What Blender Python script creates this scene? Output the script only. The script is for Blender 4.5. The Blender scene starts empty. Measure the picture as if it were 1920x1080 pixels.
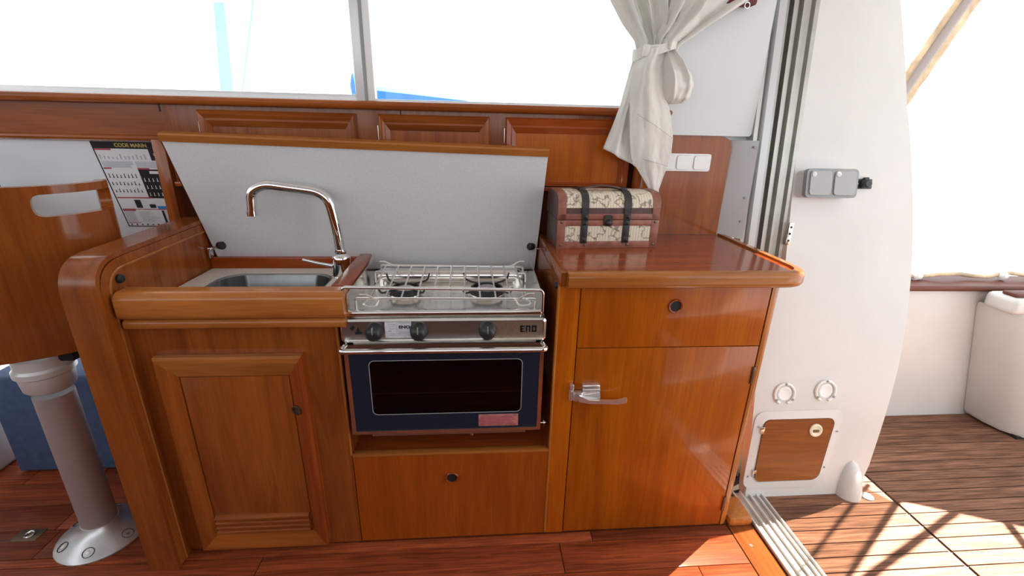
import bpy, bmesh, math, random
from mathutils import Vector, Matrix, noise as mnoise
random.seed(7)
S = bpy.context.scene
COL = S.collection
PI = math.pi

# ------------------------------------------------------------------ camera
LENS_PX = 850.35
PITCH, YAW, ROLL = [math.radians(a) for a in (19.431, 4.733, 1.3445)]
fw = Vector((math.sin(YAW)*math.cos(PITCH), math.cos(YAW)*math.cos(PITCH), -math.sin(PITCH)))
rt = Vector((math.cos(YAW), -math.sin(YAW), 0)); up = rt.cross(fw)
rr_ = rt*math.cos(ROLL) + up*math.sin(ROLL); uu_ = -rt*math.sin(ROLL) + up*math.cos(ROLL)
cam = bpy.data.objects.new('camera', bpy.data.cameras.new('camera')); COL.objects.link(cam)
cam.data.sensor_width = 36; cam.data.lens = LENS_PX/1920*36; cam.data.clip_start = .02
M = Matrix((rr_, uu_, -fw)).transposed().to_4x4(); M.translation = Vector((.0301, -1.1108, 1.2468))
cam.matrix_world = M
S.camera = cam
# ------------------------------------------------------------------ world, sun, exposure
W = bpy.data.worlds.new('sky'); S.world = W; W.use_nodes = True
bg = W.node_tree.nodes['Background']; bg.inputs[0].default_value = (.93, .97, 1, 1); bg.inputs[1].default_value = 2.5
sd = bpy.data.lights.new('sun', 'SUN'); sd.energy = 46; sd.angle = math.radians(.3); sd.color = (1, .95, .87)
sun = bpy.data.objects.new('sun', sd); COL.objects.link(sun)
COT = .575
SUNDIR = Vector((-.84*COT, -.545*COT, -1)).normalized()
sun.rotation_euler = SUNDIR.to_track_quat('-Z', 'Y').to_euler(); sun.location = (3, 2, 4)
S.view_settings.view_transform = 'Standard'; S.view_settings.look = 'None'
S.view_settings.gamma = 1; S.view_settings.use_curve_mapping = False
S.view_settings.exposure = 0.0

# ------------------------------------------------------------------ materials
def new_mat(name):
    m = bpy.data.materials.new(name); m.use_nodes = True
    return m, m.node_tree.nodes, m.node_tree.links, m.node_tree.nodes['Principled BSDF']
def plain(name, col, rough=.5, metal=0, coat=0, spec=.5, noise=0, nscale=30, bump=0, bscale=200):
    m, N, L, P = new_mat(name)
    P.inputs['Base Color'].default_value = (*col, 1); P.inputs['Roughness'].default_value = rough
    P.inputs['Metallic'].default_value = metal; P.inputs['Coat Weight'].default_value = coat
    P.inputs['Coat Roughness'].default_value = .08
    P.inputs['Specular IOR Level'].default_value = spec
    if noise or bump:
        tc = N.new('ShaderNodeTexCoord')
    if noise:
        n = N.new('ShaderNodeTexNoise'); n.inputs['Scale'].default_value = nscale; n.inputs['Detail'].default_value = 5
        L.new(tc.outputs['Object'], n.inputs['Vector'])
        r = N.new('ShaderNodeValToRGB'); r.color_ramp.elements[0].position = .3; r.color_ramp.elements[1].position = .7
        r.color_ramp.elements[0].color = (*[c*(1-noise) for c in col], 1); r.color_ramp.elements[1].color = (*[min(1, c*(1+noise*.5)) for c in col], 1)
        L.new(n.outputs['Fac'], r.inputs[0]); L.new(r.outputs[0], P.inputs['Base Color'])
    if bump:
        n2 = N.new('ShaderNodeTexNoise'); n2.inputs['Scale'].default_value = bscale; n2.inputs['Detail'].default_value = 3
        L.new(tc.outputs['Object'], n2.inputs['Vector'])
        b = N.new('ShaderNodeBump'); b.inputs['Strength'].default_value = bump; b.inputs['Distance'].default_value = .002
        L.new(n2.outputs['Fac'], b.inputs['Height']); L.new(b.outputs[0], P.inputs['Normal'])
    return m
def wood(name, dark, light, axis='z', rough=.25, coat=.45, vary=.08, fig=1.0, fine=.13):
    m, N, L, P = new_mat(name)
    tc = N.new('ShaderNodeTexCoord'); oi = N.new('ShaderNodeObjectInfo')
    add = N.new('ShaderNodeVectorMath'); add.operation = 'ADD'
    mul = N.new('ShaderNodeVectorMath'); mul.operation = 'SCALE'; mul.inputs[0].default_value = (3.1, 5.7, 4.3)
    L.new(oi.outputs['Random'], mul.inputs['Scale'])
    L.new(tc.outputs['Object'], add.inputs[0]); L.new(mul.outputs[0], add.inputs[1])
    def noise(along, across, detail, dist):
        mp = N.new('ShaderNodeMapping'); s = [across]*3; s['xyz'.index(axis)] = along
        mp.inputs['Scale'].default_value = s; L.new(add.outputs[0], mp.inputs['Vector'])
        n = N.new('ShaderNodeTexNoise'); n.inputs['Scale'].default_value = 1; n.inputs['Detail'].default_value = detail
        n.inputs['Distortion'].default_value = dist; L.new(mp.outputs[0], n.inputs['Vector'])
        return n.outputs['Fac']
    big = noise(1.6, 16*fig, 5, 1.2); fn = noise(9, 190, 3, .2)
    r = N.new('ShaderNodeValToRGB'); e = r.color_ramp.elements
    e[0].position = .22; e[0].color = (*dark, 1); e[1].position = .78; e[1].color = (*light, 1)
    L.new(big, r.inputs[0])
    mr = N.new('ShaderNodeMapRange'); mr.inputs['From Min'].default_value = .35; mr.inputs['From Max'].default_value = .65
    mr.inputs['To Min'].default_value = 1-fine; mr.inputs['To Max'].default_value = 1+fine*.35; L.new(fn, mr.inputs['Value'])
    vr = N.new('ShaderNodeMapRange'); vr.inputs['To Min'].default_value = 1-vary; vr.inputs['To Max'].default_value = 1+vary
    L.new(oi.outputs['Random'], vr.inputs['Value'])
    mm = N.new('ShaderNodeMath'); mm.operation = 'MULTIPLY'; L.new(mr.outputs[0], mm.inputs[0]); L.new(vr.outputs[0], mm.inputs[1])
    h = N.new('ShaderNodeHueSaturation'); L.new(mm.outputs[0], h.inputs['Value']); L.new(r.outputs[0], h.inputs['Color'])
    L.new(h.outputs[0], P.inputs['Base Color'])
    P.inputs['Roughness'].default_value = rough; P.inputs['Coat Weight'].default_value = coat; P.inputs['Coat Roughness'].default_value = .10
    P.inputs['Specular IOR Level'].default_value = .18
    b = N.new('ShaderNodeBump'); b.inputs['Strength'].default_value = .06; b.inputs['Distance'].default_value = .001
    L.new(fn, b.inputs['Height']); L.new(b.outputs[0], P.inputs['Normal'])
    return m
BR_D, BR_L = (.185, .040, .007), (.365, .100, .017)         # brown teak
OR_D, OR_L = (.31, .058, .003), (.50, .124, .004)         # orange teak
RD_D, RD_L = (.20, .034, .006), (.36, .074, .013)         # red mahogany
LT_D, LT_L = (.29, .088, .016), (.50, .180, .040)          # light edge timber
wb = {a: wood('brown_teak_'+a, BR_D, BR_L, a) for a in 'xyz'}
wo = {a: wood('orange_teak_'+a, OR_D, OR_L, a, rough=.3) for a in 'xyz'}
wr = {a: wood('red_mahogany_'+a, RD_D, RD_L, a, rough=.2) for a in 'xyz'}
wl = {a: wood('light_teak_'+a, LT_D, LT_L, a, rough=.22) for a in 'xyz'}
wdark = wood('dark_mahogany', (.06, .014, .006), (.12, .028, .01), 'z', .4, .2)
wfloor = wood('cabin_floor_board', (.17, .033, .011), (.36, .078, .026), 'x', .45, .06, vary=.28, fig=1.6, fine=.4)
wdeck = wood('deck_teak', (.15, .070, .042), (.28, .140, .088), 'x', .75, 0, vary=.16, fig=2.2, fine=.5)
white_gel = plain('white_gelcoat', (.645, .635, .62), .32, coat=.15, noise=.04, nscale=6)
white_wall = plain('white_vinyl', (.66, .69, .70), .5, bump=.08, bscale=260)
white_paint = plain('white_paint', (.80, .80, .78), .5)
alu = plain('aluminium', (.62, .62, .58), .38, metal=.85, noise=.1, nscale=20)
alu_light = plain('pale_aluminium', (.72, .74, .75), .4, metal=.4)
alu_matt = plain('matt_aluminium', (.55, .53, .54), .42, metal=.7)
alu_cast = plain('cast_aluminium', (.62, .64, .66), .33, metal=.8, noise=.15, nscale=14)
steel = plain('polished_steel', (.72, .70, .67), .16, metal=1, noise=.08, nscale=25)
steel_hob = plain('hob_steel', (.86, .84, .79), .22, metal=.9, noise=.1, nscale=30)  # lighter than the other steel, in place of a bright sky reflection
steel_br = plain('brushed_steel', (.55, .52, .50), .3, metal=1, noise=.18, nscale=12)
steel_sink = plain('sink_steel', (.27, .29, .30), .34, metal=1, noise=.15, nscale=20)
chrome = plain('chrome', (.85, .86, .87), .05, metal=1)
satin = plain('satin_chrome', (.88, .88, .88), .24, metal=.85)
wire = plain('bright_wire', (.86, .85, .83), .28, metal=.9)
black_pl = plain('black_plastic', (.018, .020, .022), .38)
black_mat = plain('matt_black', (.008, .008, .009), .7)
black_wire = plain('blackened_iron', (.05, .045, .04), .45, metal=.6)
navy_gl = plain('navy_glass', (.015, .019, .035), .3, spec=.2)
oven_in = plain('oven_enamel', (.022, .018, .016), .45)
grey_pl = plain('grey_plastic', (.27, .29, .30), .4)
grey_lid = plain('grey_lid_plastic', (.36, .37, .37), .35)
pale_pl = plain('pale_grey_plastic', (.62, .63, .63), .4)
white_pl = plain('white_plastic', (.83, .84, .83), .35)
cream_pl = plain('cream_plastic', (.78, .70, .52), .4)
rubber = plain('black_rubber', (.012, .013, .014), .55)
lidgrey = plain('speckled_grey_laminate', (.69, .70, .72), .5, noise=.13, nscale=420)
rimgrey = plain('sink_rim_composite', (.76, .72, .64), .42, noise=.16, nscale=170)
bluefab = plain('blue_upholstery', (.060, .105, .215), .75, noise=.18, nscale=40, bump=.2, bscale=300)
linegrey = plain('grey_print', (.30, .30, .34), .4)
maroon = plain('maroon_fabric', (.12, .012, .018), .7)
caulk = plain('black_caulk', (.02, .014, .012), .7)
red_plate = plain('pink_metal_label', (.55, .24, .23), .4, metal=.3, noise=.3, nscale=60)
label_white = plain('white_label', (.72, .72, .80), .4, noise=.12, nscale=200)
ink_black = plain('black_ink', (.012, .014, .018), .45)
ink_red = plain('red_ink', (.45, .06, .08), .5)
ink_blue = plain('blue_ink', (.06, .26, .62), .5)
ink_gold = plain('gold_ink', (.62, .52, .17), .5)
ink_grey = plain('grey_ink', (.42, .47, .54), .5)
paper = plain('poster_paper', (.80, .84, .88), .45)
leather = plain('red_brown_leather', (.30, .105, .070), .42, noise=.35, nscale=45, bump=.3, bscale=120)
leather_dk = plain('dark_brown_leather', (.10, .052, .046), .45, noise=.4, nscale=30)
strap_bl = plain('black_strap', (.022, .021, .021), .45)
bronze = plain('dark_bronze', (.16, .11, .075), .35, metal=.8)
tan_web = plain('tan_webbing', (.74, .56, .37), .7, noise=.4, nscale=18)
tube_grey = plain('weathered_tube', (.36, .32, .30), .5)
blue_tarp = plain('blue_tarpaulin', (.012, .15, .50), .55, noise=.3, nscale=3)
cyan_pale = plain('pale_cyan_paint', (.28, .66, .68), .5)
rope_m = plain('rope', (.45, .42, .40), .8)
teak_cap = wood('cap_rail_teak', (.10, .03, .02), (.19, .06, .04), 'x', .5, .1)
# cloth
cloth, N, L, P = new_mat('cream_linen')
P.inputs['Base Color'].default_value = (.90, .885, .84, 1); P.inputs['Roughness'].default_value = .9
tcn = N.new('ShaderNodeTexCoord'); nz = N.new('ShaderNodeTexNoise'); nz.inputs['Scale'].default_value = 320
L.new(tcn.outputs['Object'], nz.inputs['Vector'])
bp = N.new('ShaderNodeBump'); bp.inputs['Strength'].default_value = .2; bp.inputs['Distance'].default_value = .001
L.new(nz.outputs['Fac'], bp.inputs['Height']); L.new(bp.outputs[0], P.inputs['Normal'])
tl = N.new('ShaderNodeBsdfTranslucent'); tl.inputs[0].default_value = (.66, .63, .56, 1)
mx = N.new('ShaderNodeMixShader'); mx.inputs[0].default_value = .22
L.new(P.outputs[0], mx.inputs[1]); L.new(tl.outputs[0], mx.inputs[2]); L.new(mx.outputs[0], N['Material Output'].inputs[0])
def glass(name, tint, gloss=.05, rough=.02):
    m, N, L, P = new_mat(name); N.remove(P)
    t = N.new('ShaderNodeBsdfTransparent'); t.inputs[0].default_value = (*tint, 1)
    g = N.new('ShaderNodeBsdfGlossy'); g.inputs['Roughness'].default_value = rough
    x = N.new('ShaderNodeMixShader'); x.inputs[0].default_value = gloss
    L.new(t.outputs[0], x.inputs[1]); L.new(g.outputs[0], x.inputs[2]); L.new(x.outputs[0], N['Material Output'].inputs[0])
    return m
win_glass = glass('window_glass', (.97, .985, .985), .03)
oven_glass = glass('smoked_oven_glass', (.45, .40, .37), .025)
vinyl = glass('tinted_vinyl', (.58, .52, .46), .04, .1)
# old map paper
mapm, N, L, P = new_mat('old_map_print')
tcn = N.new('ShaderNodeTexCoord')
def mapnoise(scale, lo, hi):
    n = N.new('ShaderNodeTexNoise'); n.inputs['Scale'].default_value = scale; n.inputs['Detail'].default_value = 4
    L.new(tcn.outputs['Object'], n.inputs['Vector'])
    r = N.new('ShaderNodeValToRGB'); r.color_ramp.elements[0].position = lo; r.color_ramp.elements[0].color = (1, 1, 1, 1)
    r.color_ramp.elements[1].position = hi; r.color_ramp.elements[1].color = (1, 1, 1, 1)
    e = r.color_ramp.elements.new((lo+hi)/2); e.color = (0, 0, 0, 1)
    L.new(n.outputs['Fac'], r.inputs[0]); return r.outputs[0]
coast = mapnoise(22, .47, .53)
mw = N.new('ShaderNodeMath'); mw.operation = 'PINGPONG'; mw.inputs[1].default_value = .0045
sx = N.new('ShaderNodeSeparateXYZ'); L.new(tcn.outputs['Object'], sx.inputs[0]); L.new(sx.outputs['X'], mw.inputs[0])
gl = N.new('ShaderNodeMath'); gl.operation = 'GREATER_THAN'; gl.inputs[1].default_value = .0006; L.new(mw.outputs[0], gl.inputs[0])
mc1 = N.new('ShaderNodeMix'); mc1.data_type = 'RGBA'; mc1.inputs['A'].default_value = (.42, .36, .27, 1); mc1.inputs['B'].default_value = (.74, .66, .52, 1)
L.new(gl.outputs[0], mc1.inputs['Factor'])
mc2 = N.new('ShaderNodeMix'); mc2.data_type = 'RGBA'; mc2.inputs['A'].default_value = (.16, .13, .08, 1)
L.new(coast, mc2.inputs['Factor']); L.new(mc1.outputs['Result'], mc2.inputs['B']); L.new(mc2.outputs['Result'], P.inputs['Base Color'])
P.inputs['Roughness'].default_value = .45

# ------------------------------------------------------------------ mesh helpers
def V3(*a): return Vector(a)
def box(bm, x, y, z, bev=0, seg=2):
    m = Matrix.Translation(((x[0]+x[1])/2, (y[0]+y[1])/2, (z[0]+z[1])/2)) @ Matrix.Diagonal((abs(x[1]-x[0]), abs(y[1]-y[0]), abs(z[1]-z[0]), 1))
    g = bmesh.ops.create_cube(bm, size=1, matrix=m)
    if bev:
        es = list({e for v in g['verts'] for e in v.link_edges})
        bmesh.ops.bevel(bm, geom=es, offset=bev, segments=seg, affect='EDGES', profile=.5)
    return bm
def prism(bm, pts, vec):
    vec = Vector(vec); a = [bm.verts.new(p) for p in pts]; b = [bm.verts.new(Vector(p)+vec) for p in pts]
    n = len(pts); bm.faces.new(a); bm.faces.new(b[::-1])
    for i in range(n): bm.faces.new((a[i], b[i], b[(i+1) % n], a[(i+1) % n]))
    return bm
def loft(bm, rows, closed=False, caps=False):
    R = [[bm.verts.new(p) for p in r] for r in rows]; n = len(R[0])
    for i in range(len(R)-1):
        for j in range(n if closed else n-1):
            k = (j+1) % n
            bm.faces.new((R[i][j], R[i][k], R[i+1][k], R[i+1][j]))
    if caps: bm.faces.new(R[0][::-1]); bm.faces.new(R[-1])
    return bm
def tube(bm, pts, r, n=8, closed=False):
    pts = [Vector(p) for p in pts]; m = len(pts); rows = []; prev = None
    for i, p in enumerate(pts):
        a = pts[i-1] if (i > 0 or closed) else p; b = pts[(i+1) % m] if (i < m-1 or closed) else p
        t = (b-a).normalized()
        if prev is None:
            u = t.orthogonal().normalized()
        else:
            u = (prev - t*prev.dot(t)).normalized()
        prev = u; v = t.cross(u); rad = r[i] if isinstance(r, (list, tuple)) else r
        rows.append([p + (u*math.cos(2*PI*k/n) + v*math.sin(2*PI*k/n))*rad for k in range(n)])
    if closed: rows.append(rows[0]); 
    loft(bm, rows, True, not closed)
    if closed: bmesh.ops.remove_doubles(bm, verts=bm.verts, dist=1e-6)
    return bm
def bend(pts, rad, n=5):
    """round the corners of a polyline"""
    pts = [Vector(p) for p in pts]; out = [pts[0]]
    for i in range(1, len(pts)-1):
        p = pts[i]; a = (pts[i-1]-p); b = (pts[i+1]-p); r = min(rad, a.length*.49, b.length*.49)
        p0 = p+a.normalized()*r; p1 = p+b.normalized()*r
        for k in range(n+1):
            t = k/n; out.append((1-t)**2*p0 + 2*t*(1-t)*p + t*t*p1)
    out.append(pts[-1]); return out
def sweep(bm, path, nrm, prof):
    """profile (a,b): a across (tangent x normal), b along the normal"""
    path = [Vector(p) for p in path]; nrm = Vector(nrm); rows = []
    for i, p in enumerate(path):
        t = (path[min(i+1, len(path)-1)] - path[max(i-1, 0)]).normalized(); s = t.cross(nrm).normalized()
        rows.append([p + s*a + nrm*b for a, b in prof])
    loft(bm, rows, True, True); return bm
def lathe(bm, prof, c, ax=(0, 0, 1), n=24, ang=2*PI, sx=1):
    ax = Vector(ax).normalized(); u = ax.orthogonal().normalized(); v = ax.cross(u); c = Vector(c)
    rows = [[c + ax*h + (u*math.cos(ang*k/n)*sx + v*math.sin(ang*k/n))*max(r, 1e-5) for k in range(n)] for r, h in prof]
    loft(bm, rows, True, True); bmesh.ops.remove_doubles(bm, verts=bm.verts, dist=2e-5); return bm
def rrect(x0, x1, z0, z1, r, n=5):
    out = []
    for cx, cz, a0 in ((x1-r, z1-r, 0), (x0+r, z1-r, PI/2), (x0+r, z0+r, PI), (x1-r, z0+r, 1.5*PI)):
        for k in range(n+1):
            a = a0+PI/2*k/n; out.append((cx+r*math.cos(a), cz+r*math.sin(a)))
    return out
def nose(w, h, r=None, n=5):
    """closed profile: flat back at a=0, rounded front at a=w, height from 0 to h"""
    r = r or h/2; pts = [(0, 0)]
    for k in range(n+1): t = -PI/2+PI/2*k/n; pts.append((w-r+r*math.cos(t), r+r*math.sin(t)))
    for k in range(n+1): t = PI/2*k/n; pts.append((w-r+r*math.cos(t), h-r+r*math.sin(t)))
    pts.append((0, h)); return pts
def nb(): return bmesh.new()
def obj(name, bm, mat, parent=None, smooth=35, local=False):
    bmesh.ops.recalc_face_normals(bm, faces=bm.faces)
    me = bpy.data.meshes.new(name); bm.to_mesh(me); bm.free(); return mobj(name, me, mat, parent, smooth, local)
def mobj(name, me, mat, parent=None, smooth=35, local=False):
    if mat: me.materials.append(mat)
    if smooth:
        me.shade_smooth(); me.set_sharp_from_angle(angle=math.radians(smooth))
    o = bpy.data.objects.new(name, me); COL.objects.link(o)
    if parent:
        o.parent = parent
        if not local: o.matrix_parent_inverse = world_of(parent).inverted()
    return o
def world_of(o):
    m = o.matrix_basis.copy()
    if o.parent: m = world_of(o.parent) @ o.matrix_parent_inverse @ m
    return m
def tag(o, label, cat, group=None):
    o['label'] = label; o['category'] = cat
    if group: o['group'] = group
    return o
def thing(name, label, cat, loc=(0, 0, 0), rz=0, group=None):
    o = bpy.data.objects.new(name, None); COL.objects.link(o); o.location = loc; o.rotation_euler = (0, 0, rz)
    o.empty_display_size = .05
    return tag(o, label, cat, group)
def struct(o, label=None, cat=None):
    o['kind'] = 'structure'
    if label: o['label'] = label
    if cat: o['category'] = cat
    return o
def boxo(name, x, y, z, mat, parent=None, bev=0, smooth=35, local=False): return obj(name, box(nb(), x, y, z, bev), mat, parent, smooth, local)
def tubeo(name, pts, r, mat, parent=None, n=8, closed=False, local=False): return obj(name, tube(nb(), pts, r, n, closed), mat, parent, 50, local)
def text_obj(name, body, size, loc, rot, mat, parent, sx=1.0, local=False, bold=0.0):
    cu = bpy.data.curves.new(name, 'FONT'); cu.body = body; cu.size = size; cu.align_x = 'CENTER'; cu.align_y = 'CENTER'
    cu.extrude = .0003; cu.offset = bold
    t = bpy.data.objects.new(name, cu); COL.objects.link(t)
    bpy.context.view_layer.update()
    me = bpy.data.meshes.new_from_object(t.evaluated_get(bpy.context.evaluated_depsgraph_get()))
    bpy.data.objects.remove(t)
    me.transform(Matrix.Translation(loc) @ rot.to_4x4() @ Matrix.Diagonal((sx, 1, 1, 1)))
    me.materials.clear()
    return mobj(name, me, mat, parent, 0, local)
FRONT = Matrix.Rotation(PI/2, 3, 'X')        # text on a face looking towards -Y
def mitred(parent, names, x, z, w, yb, prof, mats):
    """four mitred mouldings round a rectangle; prof (s,h): s across the width, h proud of yb towards -Y"""
    (x0, x1), (z0, z1) = x, z; wl_, wr_, wb_, wt_ = w
    oc = [(x0, z0), (x1, z0), (x1, z1), (x0, z1)]; ic = [(x0+wl_, z0+wb_), (x1-wr_, z0+wb_), (x1-wr_, z1-wt_), (x0+wl_, z1-wt_)]
    for i, nm in enumerate(names):
        rows = []
        for c in (i, (i+1) % 4):
            rows.append([V3(oc[c][0]+(ic[c][0]-oc[c][0])*s, yb-h, oc[c][1]+(ic[c][1]-oc[c][1])*s) for s, h in prof])
        bm = nb(); loft(bm, rows, True, True); obj(nm, bm, mats[i], parent, 25)

# ------------------------------------------------------------------ cabin shell
fl = struct(boxo('floor', (-2.6, 1.062), (-2.2, .75), (-.06, -.004), caulk), 'dark red timber board floor of the cabin', 'floor')
fb = {}
def floor_board(x0, x1, y0, y1):
    return boxo('floor_board', (x0+.0012, x1-.0012), (y0+.0012, y1-.0012), (-.02, 0), wfloor, fl, .0008)
yy = -.03
for r in range(12):
    y1 = yy - r*.106; y0 = y1-.106
    x = -2.6 + (.31*r) % .7
    cuts = [-2.6]
    if r == 0: cuts += [-1.42, -.62, .29]
    elif r == 1: cuts += [-1.75, -1.0, -.18, .70]
    else:
        while x < .75:
            if x > -2.5: cuts.append(x)
            x += .62 + .2*((r*37 % 10)/10)
    cuts = [c for c in cuts if c < .84] + [.868]
    for a, b in zip(cuts[:-1], cuts[1:]): floor_board(a, b, y0, y1)
floor_board(-2.6, -.92, -.03, .0); floor_board(-.92, .40, -.03, .04); floor_board(.40, .868, -.03, .04)
for k, (y0, y1) in enumerate(((.0, .106), (.106, .212), (.212, .318), (.318, .424), (.424, .53), (.53, .636))):
    for a, b in zip(*(lambda c: (c[:-1], c[1:]))([-2.6, -1.9+.1*k, -1.30-.02*k, -.915])): floor_board(a, b, y0, y1)
boxo('border_board', (.871, .955), (-2.2, .12), (-.02, 0), wood('border_board', (.19, .05, .014), (.36, .11, .03), 'y', .25, .4), fl, .001)
boxo('corner_block', (.868, .952), (-.004, .10), (0, .035), wl['z'], fl, .012)
tubeo('border_screw', [(.905, -.075, -.001), (.905, -.075, .0012)], .006, steel, fl, 10)
lp = boxo('latch_plate', (-1.42, -1.345), (.066, .112), (-.001, .0015), bronze, fl, .0008)
tubeo('latch_ring', [(-1.38+.012*math.cos(a*PI/6), .09+.012*math.sin(a*PI/6), .003) for a in range(12)], .003, steel, lp, 6, True)

struct(boxo('ceiling', (-2.7, 1.25), (-2.3, .85), (1.95, 2.02), white_paint), 'white cabin ceiling', 'ceiling')  # overhang beyond the side wall added to keep sun out of the windows
struct(boxo('ceiling_cockpit', (1.26, 3.6), (-2.4, .40), (2.36, 2.42), white_paint), 'white hardtop roof over the cockpit', 'ceiling')  # out of view, added to darken the wing wall and deck
struct(boxo('wall_opposite_bulwark', (1.1, 3.4), (-2.1, -2.0), (-.06, .8), white_gel), 'white bulwark on the far side of the cockpit', 'wall')  # out of view, added to block low sky light on the wing wall
ws = struct(boxo('wall_opposite', (-2.6, 1.06), (-2.26, -2.2), (0, 1.22), wb['x']), 'timber wall below the opposite cabin windows', 'wall')
for a, b in ((-2.6, -2.5), (-.85, -.75), (.95, 1.06)): boxo('window_post', (a, b), (-2.25, -2.21), (1.22, 1.95), white_paint, ws)
struct(boxo('wall_aft', (1.0, 1.06), (-2.2, -1.15), (0, 1.95), wb['z']), 'timber aft bulkhead on the far side of the sliding door', 'wall')
struct(boxo('wall_forward', (-2.66, -2.6), (-2.2, .75), (0, 1.35), white_paint), 'white wall under the forward windscreen', 'wall')

# side wall behind the galley
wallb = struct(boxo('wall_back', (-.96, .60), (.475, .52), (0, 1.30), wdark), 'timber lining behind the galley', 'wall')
boxo('wall_top', (-2.6, 1.06), (.47, .52), (1.76, 1.95), white_paint, wallb)
boxo('forward_band', (-2.6, -.932), (.46, .475), (1.195, 1.30), wb['x'], wallb)
obj('band_moulding', sweep(nb(), [(-2.6, .462, 1.182), (-.93, .462, 1.182)], (0, 0, 1), nose(.022, .02)), wb['x'], wallb)
obj('partition_post', box(nb(), (-.972, -.935), (.44, .66), (.70, 1.19), .003), wb['z'], wallb)
bm = nb(); prism(bm, [(-2.6, .462, 1.19), (-2.6, .62, .62), (-2.6, .65, .62), (-2.6, .50, 1.19)], (1.64, 0, 0))
struct(obj('wall_hull', bm, plain('bluish_white_lining', (.78, .85, .90), .5), None, 0), 'white sloping hull lining beside the helm seat', 'wall')  # brighter and bluer than the other lining: window light put into the colour
# sill moulding
sill = struct(obj('trim_1', sweep(nb(), [(-2.6, .485, 1.291), (.62, .485, 1.291)] + [(.645, .485, 1.291)], (0, 0, 1), nose(.065, .026)), wb['x']), 'rounded timber window sill rail above the lockers', 'sill')
obj('rail_end', lathe(nb(), [(0, 0), (.013, 0), (.013, .012), (.009, .022), (0, .024)], (.645, .433, 1.304), (1, 0, 0), 14), wb['x'], sill)
# lockers
lk = thing('locker_bank', 'row of three raised-panel timber lockers under the window sill', 'locker', (-.2, .46, 1.06))
boxo('face_panel', (-.93, .548), (.455, .475), (1.055, 1.291), wb['z'], lk)
boxo('bottom_rail', (-.93, .56), (.440, .475), (1.046, 1.062), wr['x'], lk, .004)
PROF = [(0, 0), (0, .011), (.10, .016), (.22, .015), (.5, .009), (.62, .010), (1, .002), (1, 0)]
for x0, x1, mm in ((-.819, -.348, wb), (-.277, .074, wb), (.126, .545, wr)):
    d = boxo('door', (x0, x1), (.449, .456), (1.064, 1.279), wb['z'] if mm is wb else wo['z'], lk)
    mitred(d, ('bottom_moulding', 'right_moulding', 'top_moulding', 'left_moulding'), (x0, x1), (1.064, 1.279), (.034, .034, .012, .048), .4495, PROF, (mm['x'], mm['z'], mm['x'], mm['z']))
    tubeo('hinge', [(x0-.003, .447, 1.20), (x0-.003, .447, 1.245)], .003, steel, d)
for x in (-.21, -.935): boxo('joint', (x, x+.003), (.4535, .456), (1.27, 1.292), caulk, lk)
# windows
def window(n, x0, x1, z0, z1, y, lab):
    w = struct(boxo('window_%d' % n, (x0, x1), (y+.012, y+.016), (z0, z1), win_glass, None, 0, 0), lab, 'window')
    boxo('bottom_frame', (x0, x1), (y-.008, y+.03), (z0-.012, z0+.018), alu_light, w, .003)
    boxo('top_frame', (x0, x1), (y-.008, y+.03), (z1-.018, z1+.012), alu_light, w, .003)
    return w
w1 = window(1, -2.55, -.33, 1.317, 1.75, .475, 'long forward cabin window with pale aluminium frame')
w2 = window(2, -.30, .60, 1.306, 1.75, .475, 'aft cabin window above the hinged grey lid')
boxo('mullion', (-.345, -.318), (.464, .50), (1.306, 1.75), alu_light, w1, .003)
boxo('mullion_gasket', (-.318, -.308), (.468, .50), (1.306, 1.75), plain('grey_gasket', (.33, .37, .38), .5), w1)
boxo('mullion', (-.308, -.286), (.464, .50), (1.306, 1.75), white_pl, w2, .003)
boxo('right_frame', (.58, .61), (.464, .50), (1.306, 1.75), alu_light, w2, .003)
# aft corner
wa = struct(boxo('wall_aft_corner', (.60, 1.0), (.455, .52), (.6, 1.95), white_wall), 'white moulded lining between curtain and door frame', 'wall')
obj('upper_lining', prism(nb(), [(x, .455, z) for x, z in rrect(.605, .9495, 1.237, 1.95, .012)], (0, -.03, 0)), white_wall, wa, 30)
bm = nb(); prism(bm, [(.893, .444, .90), (.951, .365, .90), (.951, .456, .90), (.893, .456, .90)], (0, .012, .325)); obj('lower_lining', bm, white_wall, wa, 0)
for z in (1.205, 1.04, .96): tubeo('screw', [(.941, .391, z), (.940, .376, z)], .0035, linegrey, wa, 8)
bm = nb(); prism(bm, [(.60, .44, .90), (.895, .44, .90), (.895, .44, 1.20), (.888, .44, 1.222), (.87, .44, 1.233), (.85, .44, 1.237), (.60, .44, 1.237)], (0, .018, 0))
obj('switch_board', bm, wb['z'], wa, 30)
obj('corner_post', lathe(nb(), [(.020, 0), (.020, .40)], (.585, .448, .90), (0, 0, 1), 16), wb['z'], wa, 60)

# door jamb and floor track
dj = struct(boxo('door_1', (.955, 1.067), (.52, .56), (0, 1.95), alu), 'aluminium sliding door frame and floor track beside the cockpit', 'door frame')
def jamb(name, x0, x1, dep, mat):
    pts = []
    for z in (0, 1.95):
        f = lambda x: .235 + .11*z + .05*(1.06-x)/.1
        pts.append([V3(x0, f(x0)-dep, z), V3(x1, f(x1)-dep, z), V3(x1, f(x1)+.03, z), V3(x0, f(x0)+.03, z)])
    bm = nb(); loft(bm, pts, True, True); obj(name, bm, mat, dj, 0)
jamb('jamb_back', .957, 1.064, 0, alu)
jamb('jamb_lip', .950, .959, .012, alu); jamb('jamb_cover', .966, .984, .028, alu_light)
jamb('jamb_seal', .984, .988, .020, rubber)
for x in (1.003, 1.026): jamb('jamb_rib', x, x+.007, .024, alu)
jamb('jamb_lip', 1.056, 1.066, .020, alu)
boxo('track_base', (.957, 1.064), (-1.75, .14), (0, .004), alu, dj)
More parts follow.
